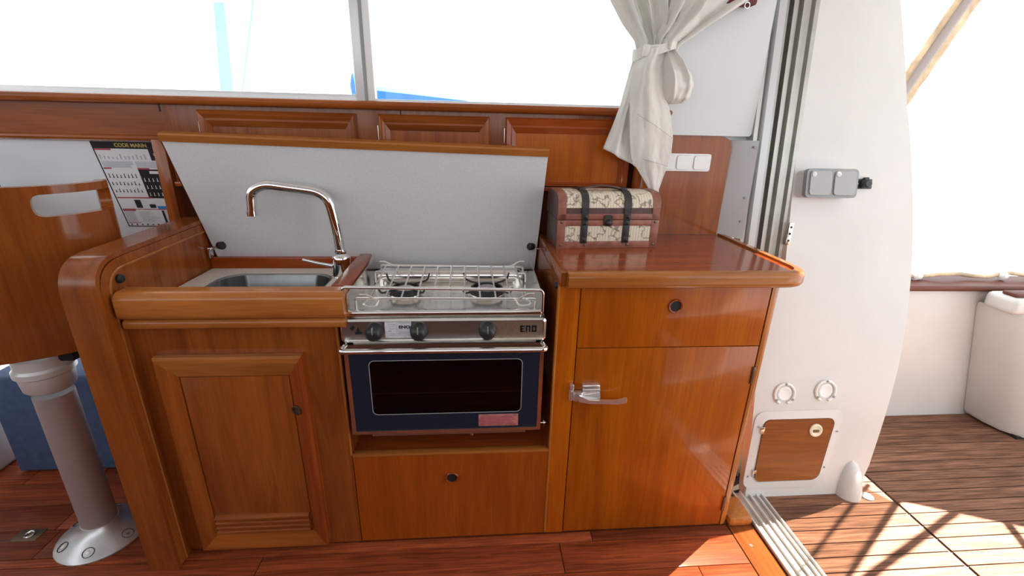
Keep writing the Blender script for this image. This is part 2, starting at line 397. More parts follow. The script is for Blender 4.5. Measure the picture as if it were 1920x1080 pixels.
for x in (.957, .985, 1.012, 1.038, 1.058): boxo('track_rib', (x, x+.006), (-1.75, .14), (.004, .014), alu_light, dj, .001)
boxo('door_strike', (1.052, 1.068), (.285, .30), (.90, .975), steel, dj, .002)
for z in (.915, .938, .96): tubeo('strike_hole', [(1.06, .2855, z), (1.06, .284, z)], .004, black_mat, dj, 8)

# ------------------------------------------------------------------ cockpit
deck = struct(boxo('floor_cockpit', (1.066, 3.4), (-1.7, .64), (-.06, -.006), caulk), 'weathered teak strip deck of the cockpit', 'deck')
P0 = .575
for i in range(44):
    y1 = P0 - i*.0505; y0 = y1-.0505
    for a, b in ((1.068, 1.535), (1.547, 3.4)):
        boxo('deck_plank', (a, b), (y0+.0019, y1-.0019), (-.02, 0), wdeck, deck, 0, 0)
# wing wall
WY = lambda z: .12 + .19*z
edge = [(1.43, 0), (1.466, .11), (1.502, .29), (1.528, .47), (1.533, .64), (1.524, .83), (1.502, 1.0), (1.470, 1.17), (1.431, 1.34), (1.36, 1.65), (1.27, 1.95)]
fine = []
for (a, b), (c, d) in zip(edge[:-1], edge[1:]):
    fine += [(a+(c-a)*k/4, b+(d-b)*k/4) for k in range(4)]
for _ in range(3): fine = [fine[0]] + [((p[0]+2*q[0]+r[0])/4, q[1]) for p, q, r in zip(fine[:-2], fine[1:-1], fine[2:])] + [fine[-1]]
outl = [(1.0, 0)] + fine + [edge[-1], (1.064, 1.95), (1.064, .77), (1.0, .69)]
bm = nb(); prism(bm, [(x, WY(z), z) for x, z in outl], (0, .045, 0))
bmesh.ops.bevel(bm, geom=[e for e in bm.edges if all(abs(v.co.y-WY(v.co.z)) < 1e-5 and v.co.x > 1.2 for v in e.verts)], offset=.006, segments=2, affect='EDGES')
wing = struct(obj('wall_cockpit', bm, white_gel, None, 30), 'white curved gelcoat wing wall beside the sliding door', 'wall')
WN = Vector((0, -1, .19)).normalized()
def wp(x, z, o=0): return V3(x, WY(z), z) + WN*o
# grey double socket
so = thing('double_socket', 'grey surface-mounted double socket box on the white wing wall', 'socket', wp(1.155, 1.05))
bm = nb(); prism(bm, [wp(x, z, -.002) for x, z in rrect(1.075, 1.245, 1.052, 1.137, .010)], WN*.034); obj('back_box', bm, pale_pl, so)
bm = nb(); prism(bm, [wp(x, z, .032) for x, z in rrect(1.073, 1.247, 1.050, 1.139, .014)], WN*.016); obj('frame', bm, grey_pl, so)
for a in (1.083, 1.165):
    bm = nb(); prism(bm, [wp(x, z, .047) for x, z in rrect(a, a+.072, 1.058, 1.131, .010)], WN*.006); c = obj('flap', bm, grey_lid, so)
    bm = nb(); lathe(bm, [(.008, 0), (.008, .002), (.005, .003)], wp(a+.010, 1.121, .0528), WN, 12); obj('flap_clip', bm, pale_pl, c)
la = thing('turn_latch', 'small black turn latch beside the grey socket', 'latch', wp(1.31, 1.10))
bm = nb(); prism(bm, [wp(x, z, -.001) for x, z in rrect(1.282, 1.336, 1.082, 1.113, .004)], WN*.004); obj('plate', bm, black_pl, la)
bm = nb(); lathe(bm, [(.015, 0), (.014, .018), (.010, .021)], wp(1.307, 1.097, .003), WN, 16); obj('knob', bm, black_pl, la)
bm = nb(); prism(bm, [wp(x, z, .003) for x, z in rrect(1.302, 1.316, 1.108, 1.118, .003)], WN*.010); obj('tongue', bm, black_pl, la)
for x in (1.288, 1.330): obj('screw', lathe(nb(), [(.003, 0), (.002, .0012)], wp(x, 1.098, .003), WN, 8), steel, la)
# round caps
for (cx, cz, lab) in ((1.107, .387, 'round white deck cap nearer the cabin, above the wooden hatch'), (1.259, .394, 'round white deck cap nearer the cockpit, above the wooden hatch')):
    t = thing('round_cap', lab, 'cap', wp(cx, cz), 0, 'round white caps on the wing wall')
    bm = nb(); tube(bm, [wp(cx+.036*math.cos(a), cz+.036*math.sin(a), .003) for a in [(-70+i*15)*PI/180 for i in range(22)]], .0048, 8); obj('flange', bm, white_pl, t)
    bm = nb(); lathe(bm, [(.027, 0), (.026, .004), (.022, .006), (.019, .005), (0, .005)], wp(cx, cz, -.001), WN, 24); obj('plug', bm, white_pl, t)
    for a in (90, 215, 325):
        a = math.radians(a); obj('screw', lathe(nb(), [(.005, 0), (.004, .002)], wp(cx+.036*math.cos(a), cz+.036*math.sin(a), .0072), WN, 8), grey_pl, t)
# wooden hatch
ha = thing('locker_hatch', 'small varnished wooden hatch in a white frame low on the wing wall', 'hatch', wp(1.15, .05))
def skew(x, z): return x - .022*(.29-z)/.22 - (.016 if x > 1.15 else 0)*(.29-z)/.22*1.2, z
def hat(x0, x1, z0, z1, r): return [skew(x, z) for x, z in rrect(x0, x1, z0, z1, r)]
o_, i_ = hat(1.006, 1.336, .036, .325, .035), hat(1.034, 1.308, .062, .296, .028)
bm = nb(); loft(bm, [[wp(x, z, o) for x, z in q] for q, o in ((o_, -.003), (o_, .004), (i_, .007), (i_, -.003), (o_, -.003))], True); obj('frame', bm, white_gel, ha)
bm = nb(); prism(bm, [wp(x, z, -.002) for x, z in hat(1.043, 1.306, .064, .294, .026)], WN*.008); hd = obj('door', bm, wood('hatch_teak', (.16, .045, .009), (.29, .09, .018), 'x', .3, .4), ha, 0)
hp = obj('ring_pull', lathe(nb(), [(.024, 0), (.024, .004), (.019, .006), (.014, .003), (.0, .003)], wp(1.235, .252, .006), WN, 24), cream_pl, hd)
boxo('pull_bar', (1.225, 1.245), (wp(1.2, .25, .012).y, wp(1.2, .25, .008).y), (.247, .256), bronze, hp)
for x, z in ((1.020, .270), (.998, .085), (1.318, .245), (1.285, .110)): obj('screw', lathe(nb(), [(.0035, 0), (.003, .002)], wp(x, z, .007), WN, 8), linegrey, ha)
for z in (.26, .10): obj('hinge', box(nb(), (1.030-.022*(.29-z)/.22, 1.043-.022*(.29-z)/.22), (WY(z)-.013, WY(z)-.008), (z-.014, z+.014), .001), steel, ha)
# white cowl
bm = nb(); rows = []
for k in range(9):
    z = .132*k/8; s = math.sqrt(max(0, 1-(k/8)**2.1)); rows.append([V3(1.392+.006*k/8-.045*s*math.cos(a*PI/12), WY(z)+.004-.048*s*math.sin(a*PI/12), z) for a in range(13)])
loft(bm, rows); tag(obj('scupper_cowl', bm, white_gel, None, 60), 'white half-cone cowl at the foot of the wing wall', 'cowl')
obj('drain', lathe(nb(), [(.022, 0), (.020, .004), (.012, .002), (0, .002)], (1.455, .10, 0), (0, 0, 1), 16), grey_pl, deck)
# bulwark
bw = struct(boxo('wall_bulwark', (1.62, 3.4), (.577, .66), (-.06, .635), white_gel), 'white cockpit bulwark under the teak cap rail', 'wall')
cr = thing('cap_rail', 'dark weathered teak cap rail on the cockpit bulwark', 'rail', (2.2, .60, .635))
obj('rail', sweep(nb(), [(1.70, .70, .635), (3.4, .70, .622)], (0, 0, 1), nose(.15, .025)), teak_cap, cr)
rp = thing('lashing_line', 'tan lashing rope lying along the teak cap rail', 'rope', (2.2, .64, .665))
tubeo('rope', [(1.75+i*.06, .645+.006*math.sin(i*1.9), .678+.007*math.sin(i*1.3)) for i in range(25)], .009, tan_web, rp)
for x in (1.95, 2.36): obj('knot', lathe(nb(), [(.004, -.02), (.018, -.012), (.018, .012), (.004, .02)], (x, .64, .675), (1, .2, 0), 12), white_pl, rp)
# cockpit seat box
sb = thing('cockpit_seat_box', 'white moulded seat box standing on the teak deck', 'seat', (2.5, .42, 0))
bm = nb(); base = [(2.36, .495), (2.375, .43), (2.42, .375), (2.50, .345), (2.9, .34), (2.9, .575), (2.36, .575)]
rows = []
for z, sc in ((.012, .97), (.03, 1), (.55, 1.0), (.575, .985), (.58, .96)): rows.append([V3(2.6+(x-2.6)*sc-.27*z*(2.9-x)/.54, .46+(y-.46)*sc, z) for x, y in base])
loft(bm, rows, True, True); obj('moulding', bm, white_gel, sb, 40)
boxo('plinth', (2.40, 2.88), (.38, .57), (0, .014), black_pl, sb)
bm = nb(); box(bm, (2.185, 2.9), (.42, .545), (.575, .645), .02, 3); obj('lid', bm, white_gel, sb)
obj('catch', lathe(nb(), [(.011, 0), (.010, .012), (.006, .015)], (2.245, .421, .608), (0, -1, 0), 14), black_pl, sb)
boxo('handle', (2.20, 2.40), (.44, .50), (.645, .66), teak_cap, sb, .006)
# awning strut (tube with webbing edges)
st = thing('awning_strut', 'slanted grey awning tube edged with tan webbing above the rail', 'strut', (1.85, .80, 1.40))
a0, b0 = V3(1.66, .80, 1.13), V3(2.11, .80, 2.10); dv = (b0-a0).normalized(); sv = V3(dv.z, 0, -dv.x)
tubeo('tube', [a0, b0], .017, tube_grey, st, 12)
for s, w in ((-1, .026), (1, .036)):
    bm = nb(); rows = []
    for k in range(41):
        p = a0+(b0-a0)*k/40 + sv*s*.017; wv = w*(1+.06*math.sin(k*1.7)); rows.append([p+V3(0, .004, 0), p+sv*s*wv+V3(0, .004, 0), p+sv*s*wv+V3(0, .010, 0), p+V3(0, .010, 0)])
    loft(bm, rows, True, True); obj('webbing', bm, tan_web, st)
# unseen awning parts above and aft of the view, set out to cast deck shade
aw = thing('cockpit_awning', 'canvas awning on metal poles over the aft cockpit', 'awning', (3.2, 1.2, 2.1))
def from_deck(gx, gy, z): return V3(gx+.84*COT*z, gy+.545*COT*z, z)
bm = nb(); prism(bm, [from_deck(1.545, .085, 2.35), from_deck(1.70, .022, 2.35), from_deck(1.83, -.03, 2.35), from_deck(2.3, -.2, 2.35), from_deck(2.6, .9, 2.35), from_deck(1.50, .9, 2.35)], (0, 0, .01)); obj('canopy', bm, maroon, aw, 0)  # unseen sheet, its edge cut to draw the shade line on the deck
tubeo('pole', [from_deck(1.551+.055, .074+.035, 1.75)+V3(0, 0, 0), from_deck(1.551+.055, .074+.035, 1.75)+V3(0, 0, 1.2)], .011, tube_grey, aw)
tubeo('pole', [from_deck(1.509, .157, 1.75), from_deck(1.509, .157, 1.75)+V3(0, 0, 1.2)], .008, tube_grey, aw)
tubeo('brace', [from_deck(1.75, .03, 2.3), from_deck(1.05, -.262, 2.3)], .013, tube_grey, aw)
tubeo('brace', [from_deck(1.86, -.02, 2.3), from_deck(1.70, -.36, 2.3)], .015, tube_grey, aw)
bm = nb(); prism(bm, [from_deck(1.54, .066, 2.3), from_deck(1.30, .42, 2.3), from_deck(-.5, -.43, 2.3), from_deck(.73, -.43, 2.3)], (0, 0, .002)); obj('window_vinyl', bm, vinyl, aw, 0)  # unseen sheet added to dim the sun on part of deck and floor
bm = nb(); prism(bm, [from_deck(.445, -.43, 2.32), from_deck(.445, .1, 2.32), from_deck(-.2, .1, 2.32), from_deck(-.2, -.43, 2.32)], (0, 0, .004)); obj('valance', bm, maroon, aw, 0)  # unseen opaque sheet added to keep a sun patch off the worktop

# ------------------------------------------------------------------ outside
bt = thing('covered_boat', 'bright blue boat cover seen through the aft window', 'boat', (-.6, 6.2, 0))
bm = nb(); rows = []
for x, z, w in ((-1.62, 1.60, .04), (-1.40, 1.76, .2), (-.75, 1.705, .3), (-.1, 1.65, .3), (.34, 1.60, .1)): rows.append([V3(x, 6-w, 1.3), V3(x, 6-w*.8, z-.06), V3(x, 6, z), V3(x, 6+w*.8, z-.06), V3(x, 6+w, 1.3)])
loft(bm, rows, True, True); obj('cover', bm, blue_tarp, bt, 30)
for x in (-.78, -.12): tubeo('seam', [(x, 5.74, 1.3), (x, 5.78, 1.58), (x-.01, 5.985, 1.67 if x < -.5 else 1.625)], .012, white_pl, bt)
bm = nb(); lathe(bm, [(.03, 0), (.05, .18), (.02, .32), (.0, .36)], (-1.68, 6, 1.58), (0, 0, 1), 10); obj('cover_peak', bm, blue_tarp, bt)
bm = nb(); box(bm, (-1.7, .4), (5.6, 6.4), (0, 1.32), .15, 3); obj('hull', bm, white_gel, bt)
bm = nb(); prism(bm, [(-2.56, 4, 1.0), (-2.425, 4, 2.30), (-2.33, 4, 2.30), (-2.40, 4, 1.2), (-2.45, 4, 1.0)], (0, .1, 0)); tag(obj('neighbour_pylon', bm, cyan_pale, None, 0), 'pale cyan slanting post outside the forward window', 'post')
tag(tubeo('neighbour_stay', [(-2.42, 4, 1.1), (-1.98, 4, 2.6)], .008, cyan_pale), 'thin pale stay line beside the cyan post', 'line')
tag(tubeo('halyard', [(.47, 4, 1.2), (.391, 4, 1.483), (.126, 4, 2.417), (.05, 4, 2.7)], .006, rope_m), 'thin dark rope hanging outside the aft window', 'rope')

# ------------------------------------------------------------------ galley: left divider panel
gp = thing('divider_panel', 'tall varnished divider panel with rounded edge beside the sink', 'panel', (-.88, .18, 0))
path = bend([(0, -.055, 0), (0, -.055, .935), (0, .44, .945)], .085, 8)
poly = [(-.903, p.y+.01, max(0, p.z-.01)) for p in path] + [(-.903, .44, 0)]
bm = nb(); prism(bm, poly, (.055, 0, 0)); obj('board', bm, wb['z'], gp, 30)
prf = [(.030*math.cos(t)*1.0-.0, .040*math.sin(t)) for t in [(-90+180*k/12)*PI/180 for k in range(13)]]
mp = [(-.004, -.040)] + [(max(0, math.cos(t))**.8*.024, -.012+math.sin(t)*.028) for t in [(-90+180*k/12)*PI/180 for k in range(12)]] + [(.006, .017), (.002, .018), (.002, .020), (.010, .022), (.012, .034), (.008, .040), (-.004, .040)]
bm = nb(); sweep(bm, [V3(-.886, p.y, p.z) for p in path], (1, 0, 0), [(-a if False else a, b) for a, b in mp])
em = obj('edge_moulding', bm, wb['z'], gp, 50)
ip = bend([(-.8475, -.018, 0), (-.8475, -.018, .900), (-.8475, .44, .910)], .06, 8)
tubeo('inner_bead', ip, .0035, wl['z'], gp, 6)
obj('button', lathe(nb(), [(.011, 0), (.011, .006), (.008, .010), (0, .011)], (-.848, .018, .876), (1, 0, 0), 16), rubber, gp)

# ------------------------------------------------------------------ sink cabinet
sc = thing('sink_cabinet', 'varnished teak sink cabinet with raised-panel louvred door', 'cabinet', (-.59, .2, 0))
boxo('front_panel', (-.848, -.333), (0, .018), (.012, .765), wb['z'], sc)
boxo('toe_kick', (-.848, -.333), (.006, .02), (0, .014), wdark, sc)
boxo('side_panel', (-.350, -.333), (.018, .43), (.0, .80), wb['z'], sc)
boxo('back_panel', (-.845, -.34), (.40, .43), (.60, .822), wr['x'], sc, .003)
obj('edge_trim', tube(nb(), [(-.3345, .001, .34), (-.3345, .001, .757)], .0035, 6), wl['z'], sc)
d = boxo('door', (-.7915, -.4242), (-.006, .0), (.030, .677), wb['z'], sc)
DP = [(0, 0), (0, .016), (.08, .022), (.2, .022), (.35, .019), (1, .004), (1, 0)]
mitred(d, ('bottom_moulding', 'right_moulding', 'top_moulding', 'left_moulding'), (-.7915, -.4242), (.030, .677), (.044, .042, .045, .062), -.006, DP, (wb['x'], wr['z'], wl['x'], wb['z']))
obj('centre_panel', box(nb(), (-.744, -.470), (-.010, -.005), (.145, .612), .002), wb['z'], d)
for k in range(4):
    z = .082+.017*k; bm = nb(); prism(bm, [(-.742, -.007, z), (-.742, -.020, z+.003), (-.742, -.020, z+.008), (-.742, -.010, z+.015), (-.742, -.007, z+.015)], (.268, 0, 0)); obj('louvre_slat', bm, wb['x'], d)
fh = obj('finger_hole', lathe(nb(), [(.014, 0), (.0145, .004), (.011, .005), (.010, -.002), (0, -.002)], (-.4585, -.0165, .51), (-.35, -1, 0), 20), bronze, d)
tr = thing('sink_fascia', 'rounded light timber fascia rail in front of the sink', 'rail', (-.57, -.02, .75))
obj('upper_moulding', sweep(nb(), [(-.838, .02, .780), (-.302, .02, .780)], (0, 0, 1), nose(.052, .073, .022)), wl['x'], tr)
obj('lower_moulding', sweep(nb(), [(-.834, .02, .755), (-.304, .02, .755)], (0, 0, 1), nose(.047, .0262, .011)), wl['x'], tr)
bm = nb(); box(bm, (-.345, -.304), (.02, .335), (.775, .856), .006, 3); obj('divider_rail', bm, wr['y'], tr)
# sink
sk = thing('sink', 'stainless steel sink bowl set in a pale stone-look rim', 'sink', (-.6, .2, .78))
n = 6
ou = rrect(-.842, -.372, .022, .398, .004, n); inn = rrect(-.765, -.425, .04, .335, .065, n)
bm = nb(); loft(bm, [[V3(x, y, z) for x, y in q] for q, z in ((ou, .772), (ou, .786), (inn, .787), (inn, .772), (ou, .772))], True); obj('rim', bm, rimgrey, sk, 30)
bm = nb(); rows = []
for off, z in ((0, .7865), (.006, .7875), (.010, .783), (.014, .70), (.024, .655), (.06, .640), (.12, .638)): rows.append([V3(x, y, z) for x, y in rrect(-.765+off-.006, -.425-off+.006, .04+off-.006, .335-off+.006, max(.02, .068-off*.3), n)])
loft(bm, rows, True); bm.faces.new([v for v in bm.verts][-len(rows[0]):]); obj('bowl', bm, steel_sink, sk, 40)
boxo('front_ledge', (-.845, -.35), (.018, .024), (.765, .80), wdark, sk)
# faucet
fc = thing('faucet', 'chrome swan-neck mixer tap behind the sink', 'faucet', (-.399, .306, .786))
c0 = V3(-.399, .306, .786)
obj('base', lathe(nb(), [(.032, 0), (.032, .003), (.027, .005)], c0, (0, 0, 1), 28), chrome, fc)
obj('body', lathe(nb(), [(.026, .003), (.0275, .010), (.0285, .060), (.027, .068), (.020, .076), (.015, .079)], c0, (.05, .03, 1), 28), chrome, fc)
tubeo('spout', bend([c0+V3(.004, .002, .075), (-.398, .306, .93), (-.414, .300, 1.052), (-.59, .298, 1.075), (-.632, .297, 1.055), (-.638, .297, .990)], .05, 9), .0152, chrome, fc, 18)
obj('collar', lathe(nb(), [(.0175, 0), (.0185, .006), (.0175, .012)], c0+V3(.004, .002, .078), (0, 0, 1), 22), chrome, fc)
obj('nozzle', lathe(nb(), [(.0158, 0), (.0158, .016), (.012, .017)], (-.638, .297, .982), (0, 0, 1), 18), chrome, fc)
tubeo('lever', [c0+V3(-.022, -.012, .040), c0+V3(-.06, -.020, .050), c0+V3(-.106, -.026, .064)], [.006, .0052, .0048], chrome, fc)
# hinged lid
ld = thing('hinged_lid', 'raised grey speckled worktop lid with timber edge behind the stove', 'lid', (-.3, .42, .80))
bl, br, tr_, tl_ = V3(-.826, .431, .776), V3(.236, .431, .772), V3(.252, .333, 1.168), V3(-.873, .333, 1.192)
nv = (br-bl).cross(tl_-bl).normalized(); nv = nv if nv.y < 0 else -nv
bm = nb(); prism(bm, [bl, br, tr_, tl_], -nv*.018); obj('panel', bm, lidgrey, ld, 0)
ew = tr_-tl_; upv = (tl_-bl).normalized()
bm = nb(); sweep(bm, [tl_-ew*.002-nv*.024, tr_+ew*.002-nv*.024], -nv, [(0, 0)] and [(a, b) for a, b in ((-.002, -.030), (.016, -.030), (.020, -.024), (.020, 0), (.016, .004), (-.002, .004))])
obj('edge_moulding', bm, wl['x'], ld, 30)
bm = nb(); prism(bm, [bl-nv*.018, bl-nv*.0005, tl_-nv*.0005, tl_-nv*.018], V3(-.004, 0, 0)); obj('side_edging', bm, wdark, ld, 0)
for (p, s, lab) in ((V3(-.805, .405, .862), -1, 'left'), (V3(.218, .405, .862), 1, 'right')):
    t = thing('lid_stop', 'black rubber lid stop on a steel bracket by the ' + ('divider panel' if s < 0 else 'chest worktop'), 'stop', p)
    obj('buffer', lathe(nb(), [(.006, -.012), (.012, -.009), (.013, .007), (.009, .012), (0, .012)], p, (-s*.9, -.5, .1), 16), rubber, t)
    tubeo('rod', [p, p+V3(s*.028, -.004, -.008), p+V3(s*.034, -.002, -.02)], .0035, chrome, t)
    bm = nb(); box(bm, (p.x+s*.031, p.x+s*.039), (p.y-.016, p.y+.016), (p.z-.040, p.z-.004), .003); obj('bracket', bm, chrome, t)

# ------------------------------------------------------------------ stove bay
sbay = thing('stove_bay', 'timber stove bay with drawer below the oven', 'cabinet', (-.04, .2, 0))
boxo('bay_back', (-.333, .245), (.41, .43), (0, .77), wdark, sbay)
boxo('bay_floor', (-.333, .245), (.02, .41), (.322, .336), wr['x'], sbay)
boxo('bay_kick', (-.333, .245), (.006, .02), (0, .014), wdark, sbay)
dr = boxo('drawer', (-.331, .243), (0, .02), (.013, .332), wood('drawer_teak', (.26, .048, .004), (.41, .090, .007), 'z', .3), sbay)
obj('top_edge', box(nb(), (-.332, .2445), (-.002, .02), (.332, .341), .002), wl['x'], sbay)
def ringpull(x, z, par):
    o = obj('finger_ring', lathe(nb(), [(.0205, 0), (.0205, .003), (.0185, .0055), (.0155, .004), (.0145, -.001)], (x, 0, z), (0, -1, 0), 28), wr['x'], par)
    obj('ring_hole', lathe(nb(), [(.0150, 0), (.0150, .0012), (0, .0012)], (x, 0, z), (0, -1, 0), 20), black_mat, o)
ringpull(-.046, .247, dr)

# ------------------------------------------------------------------ stove
sv_ = thing('marine_stove', 'stainless steel two-burner boat stove with navy oven door', 'stove', (-.05, .17, .41))
X0, X1 = -.318, .212
bm = nb()
for bx in (((X0+.004, X0+.02), (.004, .36), (.42, .77)), ((X1-.02, X1-.004), (.004, .36), (.42, .77)), ((X0, X1), (.34, .36), (.42, .77)), ((X0, X1), (.004, .36), (.700, .772)), ((X0, X1), (.004, .36), (.42, .44))): box(bm, *bx)
obj('body', bm, steel_br, sv_)
bm = nb()
for bx in (((X0+.021, X0+.03), (.02, .339), (.441, .70)), ((X1-.03, X1-.021), (.02, .339), (.441, .70)), ((X0+.021, X1-.021), (.33, .339), (.441, .70)), ((X0+.021, X1-.021), (.01, .339), (.690, .699)), ((X0+.021, X1-.021), (.01, .339), (.441, .45))): box(bm, *bx)
obj('oven_lining', bm, oven_in, sv_)
for z in (.50, .55, .60):
    for x in (X0+.032, X1-.032): tubeo('shelf_peg', [(x, .05, z), (x+(.012 if x < 0 else -.012), .05, z)], .002, steel, sv_, 6)
tubeo('oven_rack', [(X0+.032, .05, .512), (X1-.032, .05, .512)], .0016, steel_br, sv_, 6)
# control panel
cp = rrect(X0-.003, X1+.003, .7085, .7735, .010)
ci = rrect(X0+.003, X1-.003, .7135, .7685, .007)
bm = nb(); loft(bm, [[V3(x, y, z) for x, z in q] for q, y in ((cp, .006), (cp, -.012), (ci, -.015), (ci, -.011))], True); pn = obj('control_rim', bm, steel, sv_, 30)
bm = nb(); prism(bm, [(x, -.011, z) for x, z in ci], (0, .012, 0)); pn = obj('control_panel', bm, steel_br, sv_, 0)
for x in (-.235, -.121, .0585):
    k = obj('knob', lathe(nb(), [(.0245, 0), (.0245, .003), (.022, .012), (.019, .024), (.012, .030), (0, .031)], (x, -.011, .740), (0, -1, 0), 24), black_pl, sv_, 50)
    obj('pointer', box(nb(), (x-.0012, x+.0012), (-.0425, -.034), (.742, .760), .0005), grey_pl, k)
rp_ = boxo('rating_plate', (-.2085, -.1405), (-.0125, -.0108), (.720, .766), label_white, sv_)
bm = nb()
for (x, z, w, h) in [(-.200, .758, .020, .002), (-.200, .752, .016, .0015), (-.200, .746, .019, .0015), (-.200, .738, .008, .004), (-.196, .731, .016, .0015), (-.200, .727, .018, .0015), (-.176, .737, .034, .0015), (-.176, .733, .030, .0015), (-.176, .728, .032, .0015), (-.1765, .743, .040, .0008), (-.1785, .724, .0008, .042), (-.172, .762, .030, .0022)]:
    box(bm, (x, x+w), (-.0129, -.0124), (z, z+h))
obj('plate_print', bm, ink_grey, rp_, 0)
text_obj('plate_mark', 'ENO', .011, (-.158, -.0127, .751), FRONT, ink_black, rp_, 1.3, bold=.0005)
bm = nb(); box(bm, (.075, X1-.006), (-.0118, -.0108), (.7145, .7675)); dp = obj('dotted_plate', bm, plain('dotted_gold_steel', (.62, .52, .40), .32, metal=.9, noise=.2, nscale=300), sv_, 0)
def letters(par):
    bm = nb(); y = (-.0128, -.0116); h = .019; z = .733; t = .0042
    def s(x0, x1, z0, z1): box(bm, (x0, x1), y, (z+z0, z+z1))
    x = .146; s(x, x+t, 0, h); s(x, x+.0115, 0, t); s(x, x+.0105, h/2-t/2, h/2+t/2); s(x, x+.0115, h-t, h)
    x = .1605; s(x, x+t, 0, h); s(x+.0085, x+.0085+t, 0, h); s(x, x+.0127, h-t, h)
    x = .1765; s(x, x+t, 0, h); s(x+.0085, x+.0085+t, 0, h); s(x, x+.0127, h-t, h); s(x, x+.0127, 0, t)
    return obj('logo', bm, ink_black, par, 0)
letters(dp)
bm = nb()
prism(bm, [(-.298, -.0122, .748), (-.290, -.0122, .756), (-.284, -.0122, .752), (-.290, -.0122, .742)], (0, .001, 0)); box(bm, (-.285, -.268), (-.0122, -.0112), (.732, .738)); prism(bm, [(-.283, -.0122, .738), (-.277, -.0122, .752), (-.271, -.0122, .738)], (0, .001, 0))
obj('ignition_mark', bm, ink_black, sv_, 0)
# top deck of the stove
bm = nb(); box(bm, (X0+.010, X1-.008), (-.010, .012), (.779, .794), .005, 3); obj('front_lip', bm, steel, sv_)
boxo('hob_plate', (X0+.010, X1-.008), (.010, .385), (.772, .780), steel_hob, sv_)
bm = nb(); tube(bm, bend([(X0+.05, .275, .772), (X0+.05, .275, .800), (X1-.05, .275, .800), (X1-.05, .275, .772)], .02), .024, 14); obj('rear_flue', bm, steel, sv_, 60)
for x in (X0+.017, X1-.0105):
    bm = nb(); prism(bm, [(x, -.006, .780), (x, -.006, .832), (x, .006, .840), (x, .26, .842), (x, .335, .856), (x, .335, .780)], (.0025, 0, 0)); obj('splash_side', bm, steel, sv_, 0)
tubeo('guard_rail', bend([(X0+.010, -.008, .790), (X0+.010, -.010, .861), (X1-.009, -.010, .851), (X1-.009, -.008, .790)], .012), .0045, steel, sv_)
# pot support
ps = tubeo('pot_support', bend([(X0+.030, .030, .784), (X0+.030, .030, .816), (X1-.022, .030, .811), (X1-.022, .030, .784)], .008), .0036, wire, sv_, 6)
tubeo('rear_bar', bend([(X0+.045, .295, .784), (X0+.045, .295, .828), (X1-.032, .295, .822), (X1-.032, .295, .784)], .008), .0036, wire, ps, 6)
tubeo('second_bar', bend([(X0+.035, .255, .784), (X0+.035, .255, .819), (X0+.10, .255, .819)], .006), .0030, wire, ps, 6)
tubeo('second_bar', bend([(X1-.027, .255, .784), (X1-.027, .255, .813), (X1-.08, .255, .813)], .006), .0030, wire, ps, 6)
for x in (-.252, -.212, -.170, -.128, -.086, -.044, -.002, .040, .082, .122, .160): tubeo('cross_bar', [(x, .030, .813), (x-.003, .160, .819), (x-.005, .295, .825)], .0026, wire, ps, 6)
for x, s in ((-.245, 1), (.155, -1)):
    for y, z in ((.026, .815), (.297, .826)):
        tubeo('clip', bend([(x-s*.030, y-.004, z+.014), (x-s*.012, y-.004, z+.014), (x+s*.012, y-.004, z), (x+s*.02, y-.004, z)], .006), .0030, wire, ps, 6)
    tubeo('clip_loop', bend([(x-s*.01, .024, .812), (x-s*.022, .020, .803), (x-s*.010, .018, .797), (x+s*.012, .018, .797), (x+s*.022, .020, .812)], .006), .0030, wire, ps, 6)
for cx, r in ((-.176, .043), (.060, .047)):
    b = obj('burner', lathe(nb(), [(r, 0), (r*1.02, .020), (r*1.0, .026), (r*.86, .027), (r*.80, .014), (0, .014)], (cx, .15, .778), (0, 0, 1), 28), black_pl, sv_, 40)
    obj('burner_cap', lathe(nb(), [(r*.60, .013), (r*.60, .024), (r*.5, .027), (0, .028)], (cx, .15, .778), (0, 0, 1), 24), steel_br, b, 40)
    obj('drip_ring', lathe(nb(), [(r*1.02, .0), (r*1.16, .008), (r*1.12, .011), (r*1.0, .010), (r*1.0, 0)], (cx, .15, .779), (0, 0, 1), 28), steel, b, 40)
    for a in (45, 135, 225, 315):
        a = math.radians(a); u = V3(math.cos(a), math.sin(a), 0)
        tubeo('trivet_arm', bend([V3(cx, .15, .806)+u*r*.75, V3(cx, .15, .806)+u*r*1.9, V3(cx, .15, .826)+u*r*2.1], .01), .0028, black_wire, b, 6)
# oven door
od = thing_door = None
bm = nb(); oo = rrect(X0, X1,   .424, .704, .003); oi = rrect(X0+.011, X1-.011, .434, .690, .003)
loft(bm, [[V3(x, y, z) for x, z in q] for q, y in ((oo, .002), (oo, -.018), (oi, -.018), (oi, .002), (oo, .002))], True); od = obj('oven_door', bm, steel, sv_, 30)
wi = rrect(-.257, .154, .487, .655, .014)
bm = nb(); loft(bm, [[V3(x, y, z) for x, z in q] for q, y in ((rrect(X0+.011, X1-.011, .434, .690, .003), -.016), (wi, -.016), (wi, -.008), (rrect(X0+.011, X1-.011, .434, .690, .003), -.008), (rrect(X0+.011, X1-.011, .434, .690, .003), -.016))], True); obj('glass_surround', bm, navy_gl, od, 0)
bm = nb(); prism(bm, [(x, -.0155, z) for x, z in rrect(-.2565, .1535, .4875, .6545, .0138)], (0, .004, 0)); obj('oven_window', bm, oven_glass, od, 0)
tubeo('window_line', [(x, -.0160, z) for x, z in wi], .0011, linegrey, od, 5, True)
tubeo('handle', bend([(X0+.006, -.012, .700), (X0-.004, -.044, .698), (X1+.004, -.044, .696), (X1-.006, -.012, .700)], .026, 7), .0075, chrome, od, 12)
wl_ = boxo('warning_label', (.034, .147), (-.0175, -.0158), (.441, .480), red_plate, od, .0004)
bm = nb()
